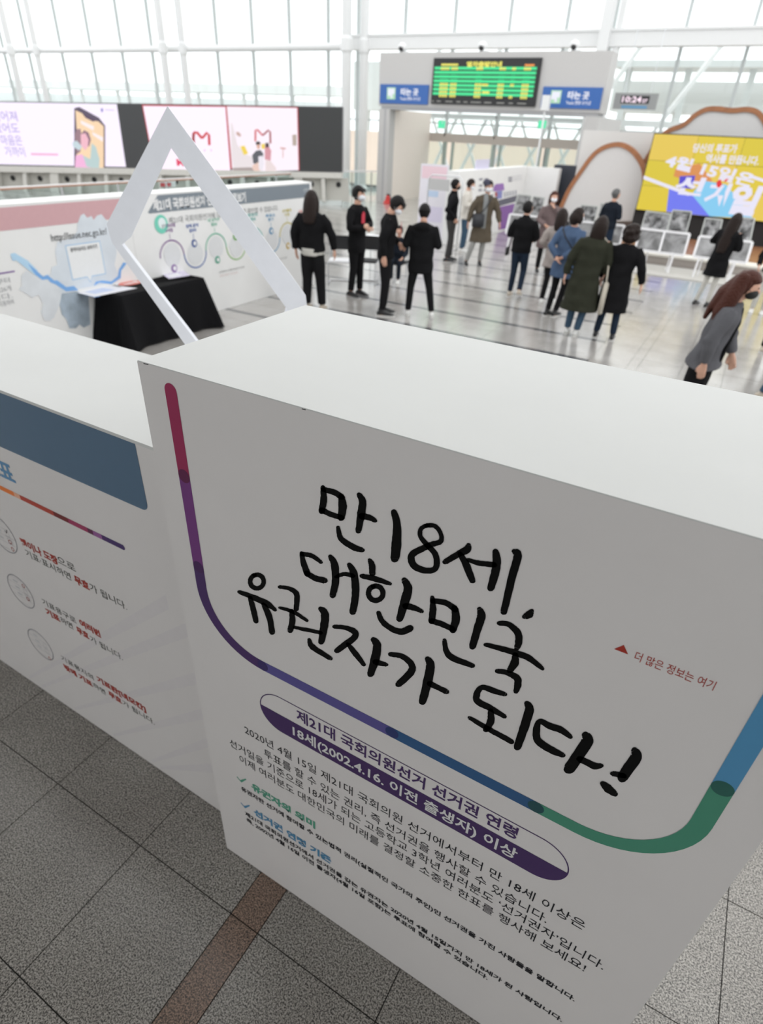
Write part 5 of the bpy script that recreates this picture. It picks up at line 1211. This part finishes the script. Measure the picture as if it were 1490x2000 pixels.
    # ---- shoes
    for nm, s in (('L', 1), ('R', -1)):
        an = Lg[nm][2]; V_, F_ = [], []; l = an[2] - .085; tilt = max(0, l) * 1.2
        fwdx = 1
        def q(x, z): return an + np.array([x - .0, 0, z - .085 - tilt * x * 3.0])
        addc(*loft([q(-.065, .045), q(-.01, .055), q(.07, .045), q(.14, .032), q(.185, .026)], [(.036, .034), (.042, .044), (.047, .036), (.046, .026), (.032, .016)], 12, side=(0, 1, 0)), V_, F_)
        addc(*loft([q(-.01, .05), q(-.005, .12 if shoehi else .085)], [(.040, .045), (.040, .045)], 10), V_, F_)
        V2 = [(p[0], p[1], max(p[2], l - tilt*.6 + .003 if l > .01 else .003)) for p in V_]
        sho = link_mesh('shoe', voxmesh(V2, F_, .011, 1), shoe, e)
        base = [(-.09, 0), (-.08, .036), (0, .046), (.09, .050), (.16, .044), (.205, .020), (.205, -.020), (.16, -.044), (.09, -.050), (0, -.046), (-.08, -.036)]
        Pz = []
        for bx, by in base: c_ = q(bx, .0); Pz.append((c_[0], an[1] + by, max(0.0, c_[2]) if l <= .01 else max(.001, c_[2])))
        MB().prism(Pz, (0, 0, .018)).build('sole', SOLE if shoe is not SHB or shoehi else mat('sole_grey', (.35, .35, .35), .6), sho, local=True)
    return e, A, up, hp
ZV = np.array([0, 0, 1.])
CROSS = {'L': ((.06, .26, 1.13), (.20, .02, 1.15)), 'R': ((.06, .26, 1.12), (.19, .0, 1.10))}
HOLD = {'L': ((-.02, .26, 1.13), (.20, .10, 1.14)), 'R': ((-.02, .26, 1.13), (.20, .10, 1.12))}
BEHIND = {'L': ((-.13, .25, 1.14), (-.19, .06, .98)), 'R': ((-.13, .25, 1.14), (-.18, .05, 1.00))}
def child(e, name, V, F, m, smooth=False): return mk(name, V, F, m, e, local=True, smooth=smooth)

# the girl, the young men and the man in black at the left
e, *_ = person('girl with long brown hair in a loose black jacket, seen from behind', (618, 372), (612, 605), 20, topm=BLK, hem=.90, hair='long', hairm=HBR, hairlen=1.30, shoe=SHC, legw=1.25, topw=1.15,
   arms={'L': ((-.03, .28, 1.13), (.0, .27, .90)), 'R': ((.04, .30, 1.14), (.08, .33, .92))}, legs={'L': ((0, .09, .48), (-.02, .10, .085)), 'R': ((.02, .12, .48), (.0, .15, .085))}, underhem=(OFFW, .83))
e, *_ = person('young man in black with white mask and folded arms beside the girl', (697, 362), (695, 578), 130, topm=BLK, hem=.72, hair='tuft', hairm=HB, shoe=SHB, mask=MSK, arms=CROSS, turn=.15, legs={'L': ((.01, .08, .48), (.0, .10, .085)), 'R': ((0, .08, .48), (-.03, .11, .085))})
child(e, 'red_print', [(.140, -.06, 1.18), (.140, .03, 1.18), (.138, .03, 1.33), (.137, -.01, 1.36), (.138, -.05, 1.31)], [(0, 1, 2, 3, 4)], mat('shirt_red_print', (.55, .03, .06), .6))
child(e, 'armband_print', [(.0, -.272, 1.22), (.05, -.270, 1.22), (.05, -.262, 1.25), (.0, -.262, 1.25)], [(0, 1, 2, 3)], mat('arm_print_grey', (.45, .47, .47), .6))
e, *_ = person('young man in black sweatshirt and mask looking down, hand at his side', (768, 376), (748, 614), 95, topm=BLK, hem=.84, hair='tuft', hairm=HB, shoe=SHB, shoehi=True, mask=MSK, nod=.55, lean=.10, legw=.95, arms={'L': ((.02, .22, 1.13), (.18, .12, 1.05)), 'R': ((-.05, .26, 1.12), (.0, .24, .90))})
child(e, 'red_print', [(.210, -.06, 1.14), (.210, .08, 1.14), (.215, .08, 1.34), (.215, -.05, 1.34)], [(0, 1, 2, 3)], MATS['shirt_red_print'])
e, *_ = person('man in a black hooded parka seen from behind, white sneakers', (808, 396), (814, 618), 2, topm=BLK, hem=.70, hair='crop', hairm=HB, shoe=SHW, arms=HOLD, hood=True, topw=1.12, nod=.25, legs={'L': ((.02, .14, .48), (0, .16, .085)), 'R': ((.02, .17, .48), (.0, .24, .085))})
# the seated visitor half hidden behind them
e, *_ = person('seated visitor in dark navy clothes and white sneakers behind the parka man', (776, 440), (775, 547), 190, topm=NVJ, trm=NVJ, hem=.86, hair='short', shoe=SHW, sit=True, hgt=None, fit=1.32, arms={'L': ((.05, .23, 1.10), (.25, .16, 1.00)), 'R': ((.05, .23, 1.10), (.25, .16, 1.00))}, legs={'L': ((.40, .10, .50), (.38, .10, .085)), 'R': ((.40, .10, .50), (.36, .10, .085))})
sp_ = e.location
cb_ = empty('folding_chair', (sp_.x, sp_.y, 0), rz=e.rotation_euler[2] - math.pi/2 + math.pi, label='tubular chair under the seated visitor in navy', cat='chair', group='tubular chairs by the reception table')
MB().box((-.21, -.14, .36), (.21, .16, .385)).build('seat', MATS['seat_black'], cb_, local=True)
for s in (-1, 1): MB().tube([(s*.22, -.16, .012), (s*.22, -.14, .37), (s*.22, .17, .37), (s*.21, .20, .80)], .012, 8).build('side_frame', STEEL, cb_, local=True)
# three men in conversation
e, *_ = person('man in black zip jacket and black mask, hand in pocket', (883, 349), (874, 510), 75, topm=BLK, trm=GRYP, hem=.90, hair='crop', hairm=HB, shoe=SHB, mask=MSKB, collar=True, arms={'L': ((-.02, .25, 1.13), (.10, .20, .95)), 'R': ((-.20, .30, 1.13), (.02, .20, .93))}, legs={'L': ((.06, .09, .49), (.06, .10, .085)), 'R': ((0, .08, .49), (-.06, .10, .085))})
e, *_ = person('man in a cream white jacket and blue jeans with lowered head', (912, 348), (902, 492), 100, topm=WT, trm=DEN, hem=.80, hair='short', hairm=HBR, shoe=SHW, mask=MSK, nod=.3, topw=1.1, arms={'L': ((.0, .25, 1.13), (.20, .14, 1.12)), 'R': ((.02, .27, 1.13), (.20, .12, 1.15))})
e, *_ = person('man in long khaki coat and dark cap wearing a white mask', (953, 352), (932, 518), 170, topm=KH, trm=PGR, hem=.50, hair='crop', hairm=HB, shoe=SHB, mask=MSK, flare=.12, topw=1.12, arms={'L': ((.04, .30, 1.12), (.10, .36, .92)), 'R': ((.0, .29, 1.12), (.06, .32, .90))}, legs={'L': ((.03, .06, .49), (.0, .04, .085)), 'R': ((.04, .16, .49), (.06, .28, .085))}, leanside=.06)
V_, F_ = ellipsoid((-.0, 0, 1.66), (.112, .096, .085), 18, 10, lambda d: 1 if d[2] > -.1 else .8); cp_ = child(e, 'cap', V_, F_, mat('cap_navy', (.03, .03, .06), .7), True)
mk('cap_brim', *loft([(.08, 0, 1.665), (.16, 0, 1.645)], [(.07, .008), (.05, .006)], 12), MATS['cap_navy'], cp_, local=True)
child(e, 'grey_sweater', *loft([(.055, 0, 1.46), (.125, 0, 1.34), (.130, 0, 1.05), (.135, 0, .80)], [(.045, .02), (.05, .02), (.05, .02), (.055, .02)], 12), mat('sweater_grey', (.22, .23, .23), .9), True)
def bag(own, name, label, ctr, size, m, strap=None, cat='bag'):
    """bag given in its carrier's local frame, but a thing of its own"""
    M = Matrix.Translation(own.location) @ Matrix.Rotation(own.rotation_euler[2], 4, 'Z') @ Matrix.Diagonal((*own.scale, 1))
    W_ = lambda p: np.array(M @ Vector([float(c) for c in p]))
    c = W_(ctr); b = empty(name, (c[0], c[1], c[2] - size[2]/2), label=label, cat=cat)
    x, y_, z = ctr; a, w, h = size
    V = [(x-a/2, y_-w/2*.9, z-h/2), (x+a/2, y_-w/2*.9, z-h/2), (x+a/2, y_+w/2*.9, z-h/2), (x-a/2, y_+w/2*.9, z-h/2), (x-a/2*.8, y_-w/2, z+h/2), (x+a/2*.8, y_-w/2, z+h/2), (x+a/2*.8, y_+w/2, z+h/2), (x-a/2*.8, y_+w/2, z+h/2)]
    V, F = MB().box((x-a/2, y_-w/2, z-h/2), (x+a/2, y_+w/2, z+h/2)).__dict__.values()
    bm = bmesh.new(); vs_ = [bm.verts.new(W_(q)) for q in V]
    for q in F: bm.faces.new([vs_[i] for i in q])
    bmesh.ops.bevel(bm, geom=bm.edges[:], offset=min(size)*.22, segments=3, affect='EDGES')
    bm.verts.index_update(); mk('pouch', [tuple(q.co) for q in bm.verts], [tuple(q.index for q in p.verts) for p in bm.faces], m, b, smooth=True); bm.free()
    if strap: mk('strap', *(lambda q: ([W_(p) for p in q[0]], q[1]))(loft(strap, [(.012, .006)]*len(strap), 6)), m, b)
    return b
bag(e, 'crossbody_bag', 'dark grey crossbody bag hanging on the khaki coat man', (.165, -.13, .95), (.07, .26, .26), mat('bag_dark_grey', (.03, .032, .038), .6), [(.17, -.10, 1.08), (.19, .0, 1.20), (.15, .10, 1.38), (.03, .14, 1.455)])
# visitors at the centre right, backs to the stand
e, *_ = person('short haired person in black jacket and dark jeans walking away', (1022, 392), (1003, 580), 12, topm=BLK, trm=NAVY, hem=.84, hair='short', hairm=HB, shoe=SHC, legw=.98, topw=1.08, turn=-.5, arms={'L': ((.02, .27, 1.13), (.20, .14, 1.10)), 'R': ((.02, .26, 1.13), (.16, .18, 1.05))}, legs={'L': ((.02, .08, .49), (.02, .10, .085)), 'R': ((.06, .10, .50), (-.16, .12, .16))}, collar=True)
bag(e, 'handbag', 'small black bag at the left hip of the person in black jacket', (.02, .265, .83), (.16, .05, .15), mat('bag_black', (.01, .01, .01), .5), [(.02, .25, .90), (.0, .19, 1.2), (-.02, .10, 1.455)])
e, *_ = person('woman with reddish brown hair facing the camera, hand at her white mask', (1080, 373), (1056, 532), 172, topm=MAU, trm=BLK2, hem=.55, hair='medium', hairlen=1.46, hairm=HAU, shoe=SHB, mask=MSK, flare=.06, topw=1.1, arms={'L': ((.06, .24, 1.16), (.14, .03, 1.40)), 'R': ((.04, .26, 1.13), (.20, .12, 1.05))})
e, *_ = person('woman in light grey tunic and black leggings with wavy dark hair', (1085, 406), (1066, 594), 8, topm=LG, trm=BLK2, hem=.70, hair='medium', hairlen=1.36, hairm=HBR, shoe=SHW, legw=.9, flare=.10, arms={'L': ((-.04, .28, 1.13), (.14, .16, 1.02)), 'R': ((.02, .25, 1.13), (.16, .16, 1.05))}, legs={'L': ((.0, .07, .49), (-.02, .10, .085)), 'R': ((.06, .08, .49), (.12, .10, .085))})
e, *_ = person('woman in blue denim shirt with hands clasped behind her back', (1128, 405), (1082, 618), 30, topm=BLS, trm=BLK2, hem=.66, hair='bob', hairm=HBR, shoe=SHB, shoehi=True, mask=MSK, legw=.88, topw=1.12, flare=.10, arms=BEHIND, turn=-.35, leanside=-.10, lean=-.02, legs={'L': ((.0, .10, .49), (-.06, .12, .085)), 'R': ((.05, .05, .49), (.0, .0, .085))})
bag(e, 'shoulder_strap', 'thin dark shoulder strap across the blue shirt', (.10, -.215, .95), (.14, .04, .14), mat('strap_black', (.012, .012, .013), .6), [(.05, -.2, 1.02), (-.12, -.14, 1.15), (-.145, .0, 1.30), (-.10, .09, 1.40), (0, .10, 1.462)])
e, *_ = person('woman in long olive coat and blue jeans with straight dark hair', (1157, 420), (1118, 655), 6, topm=OLV, trm=DEN, hem=.40, hair='medium', hairlen=1.42, hairm=HBR, shoe=SHW, flare=.14, topw=1.14, leanside=-.09, arms={'L': ((-.02, .28, 1.12), (.0, .29, .89)), 'R': ((.03, .26, 1.12), (.10, .26, .95))}, legs={'L': ((.02, .09, .49), (.05, .11, .085)), 'R': ((0, .09, .49), (-.02, .04, .085))})
bag(e, 'cream_tote_bag', 'cream cloth tote bag between the olive coat and the black coat', (.0, -.33, .62), (.20, .07, .46), mat('tote_cream', (.55, .51, .43), .9), [(.0, -.32, .84), (-.01, -.30, 1.05), (.0, -.22, 1.38), (0, -.14, 1.455)])
e, *_ = person('woman in long black coat and dark jeans with short curly dark hair', (1217, 436), (1178, 661), 4, topm=BLK, trm=NAVY, hem=.44, hair='curly', hairm=HBR, shoe=SHB, shoehi=True, flare=.10, topw=1.12, leanside=-.06, arms={'L': ((.0, .27, 1.12), (.06, .26, .93)), 'R': ((-.04, .30, 1.12), (.0, .36, .90))}, legs={'L': ((.0, .10, .49), (.02, .14, .085)), 'R': ((0, .11, .49), (-.02, .13, .085))})
e, *_ = person('grey haired man in dark jacket looking at the photo stands by the stage', (1204, 371), None, 35, dist=17.3, hgt=1.74, topm=NVJ, trm=NAVY, hem=.86, hair='crop', hairm=HGY, shoe=SHB, turn=-.3, arms=HOLD, topw=1.08)
e, *_ = person('woman in black coat and white trousers with very long auburn hair', (1420, 414), (1374, 600), 20, topm=BLK, trm=OFFW, hem=.60, hair='long', hairlen=1.05, hairm=HBR, shoe=SHB, legw=.8, flare=.12, leanside=-.10, arms={'L': ((.10, .30, 1.20), (.22, .06, 1.15)), 'R': ((.02, .26, 1.13), (.18, .10, 1.10))}, legs={'L': ((.0, .12, .49), (.02, .20, .085)), 'R': ((.0, .06, .49), (.0, .04, .085))})
# woman bending forward near the stand
e, A_, up_, hp_ = person('woman with long red brown hair in grey blazer bending forward', (1450, 515), None, 92, dist=8.1, hgt=1.80, topm=GB, trm=BLK2, hem=.84, hair='short', hairm=HAU, shoe=SHB, lean=.16, nod=.12, mask=MSKB, legw=1.2, topw=1.27, flare=.55,
   arms={'L': ((.10, .27, 1.12), (.20, .24, .95)), 'R': ((-.02, .28, 1.12), (.02, .28, .92))}, legs={'L': ((.0, .10, .49), (-.02, .12, .085)), 'R': ((-.03, .10, .49), (-.12, .12, .085))})
e.location = (*(atz(1376, 700, .93)[:2]), 0)
child(e, 'black_top', *loft([up_((.08, 0, 1.40)), up_((.116, 0, 1.28)), up_((.122, 0, 1.05)), up_((.130, 0, .92))], [(.05, .02), (.06, .02), (.07, .02), (.08, .02)], 12), BLK, True)
V_, F_ = [], []
for s, ln in ((-1, .62), (1, .50), (0, .42)):
    p0 = hp_((-.04, s*.06, 1.66)); p1 = hp_((-.04, s*.10, 1.50)); q = loft([p0, p1, p1 + [-.05, s*.03, -.16], p1 + [-.02, s*.04, -.18 - ln*.35]], [(.05, .06), (.055, .075), (.05, .075), (.025, .035)], 12)
    n = len(V_); V_.extend(q[0]); F_.extend(tuple(i + n for i in t) for t in q[1])
q = loft([hp_((-.07, 0, 1.62)), hp_((-.13, -.02, 1.48)), up_((-.16, -.03, 1.36)), up_((-.17, -.03, 1.24))], [(.08, .05), (.095, .05), (.09, .035), (.04, .02)], 12); n = len(V_); V_.extend(q[0]); F_.extend(tuple(i + n for i in t) for t in q[1])
link_mesh('hair_length', voxmesh(V_, F_, .012, 2), HAU, e)
# figures cut by the right edge of the picture
e, *_ = person('person in black jacket and pale trousers at the right edge behind the bending woman', (1500, 440), (1476, 612), 180, topm=BLK, trm=OFFW, hem=.84, hair='short', hairm=HB, shoe=SHW, mask=MSKB, arms={'L': ((.06, .26, 1.13), (.18, .12, 1.05)), 'R': ((.06, .28, 1.13), (.20, .26, .98))})
e, *_ = person('person in dark clothes cut by the right edge, only a leg showing', (1530, 480), (1500, 690), 10, topm=BLK, trm=BLK2, hem=.84, hair='short', hairm=HB, shoe=SHC)
e, *_ = person('person at the right edge of whom only a beige shoe shows', (1560, 535), (1500, 778), 90, topm=NVJ, trm=DEN, hem=.84, hair='short', hairm=HB, shoe=SHC, legs={'L': ((.1, .10, .49), (.15, .11, .085)), 'R': ((-.02, .10, .49), (-.10, .11, .085))})

bpy.data.objects.remove(_to); bpy.data.scenes.remove(SCR)
for o in list(bpy.data.objects):
    if o.name.startswith('tmp'): bpy.data.objects.remove(o)
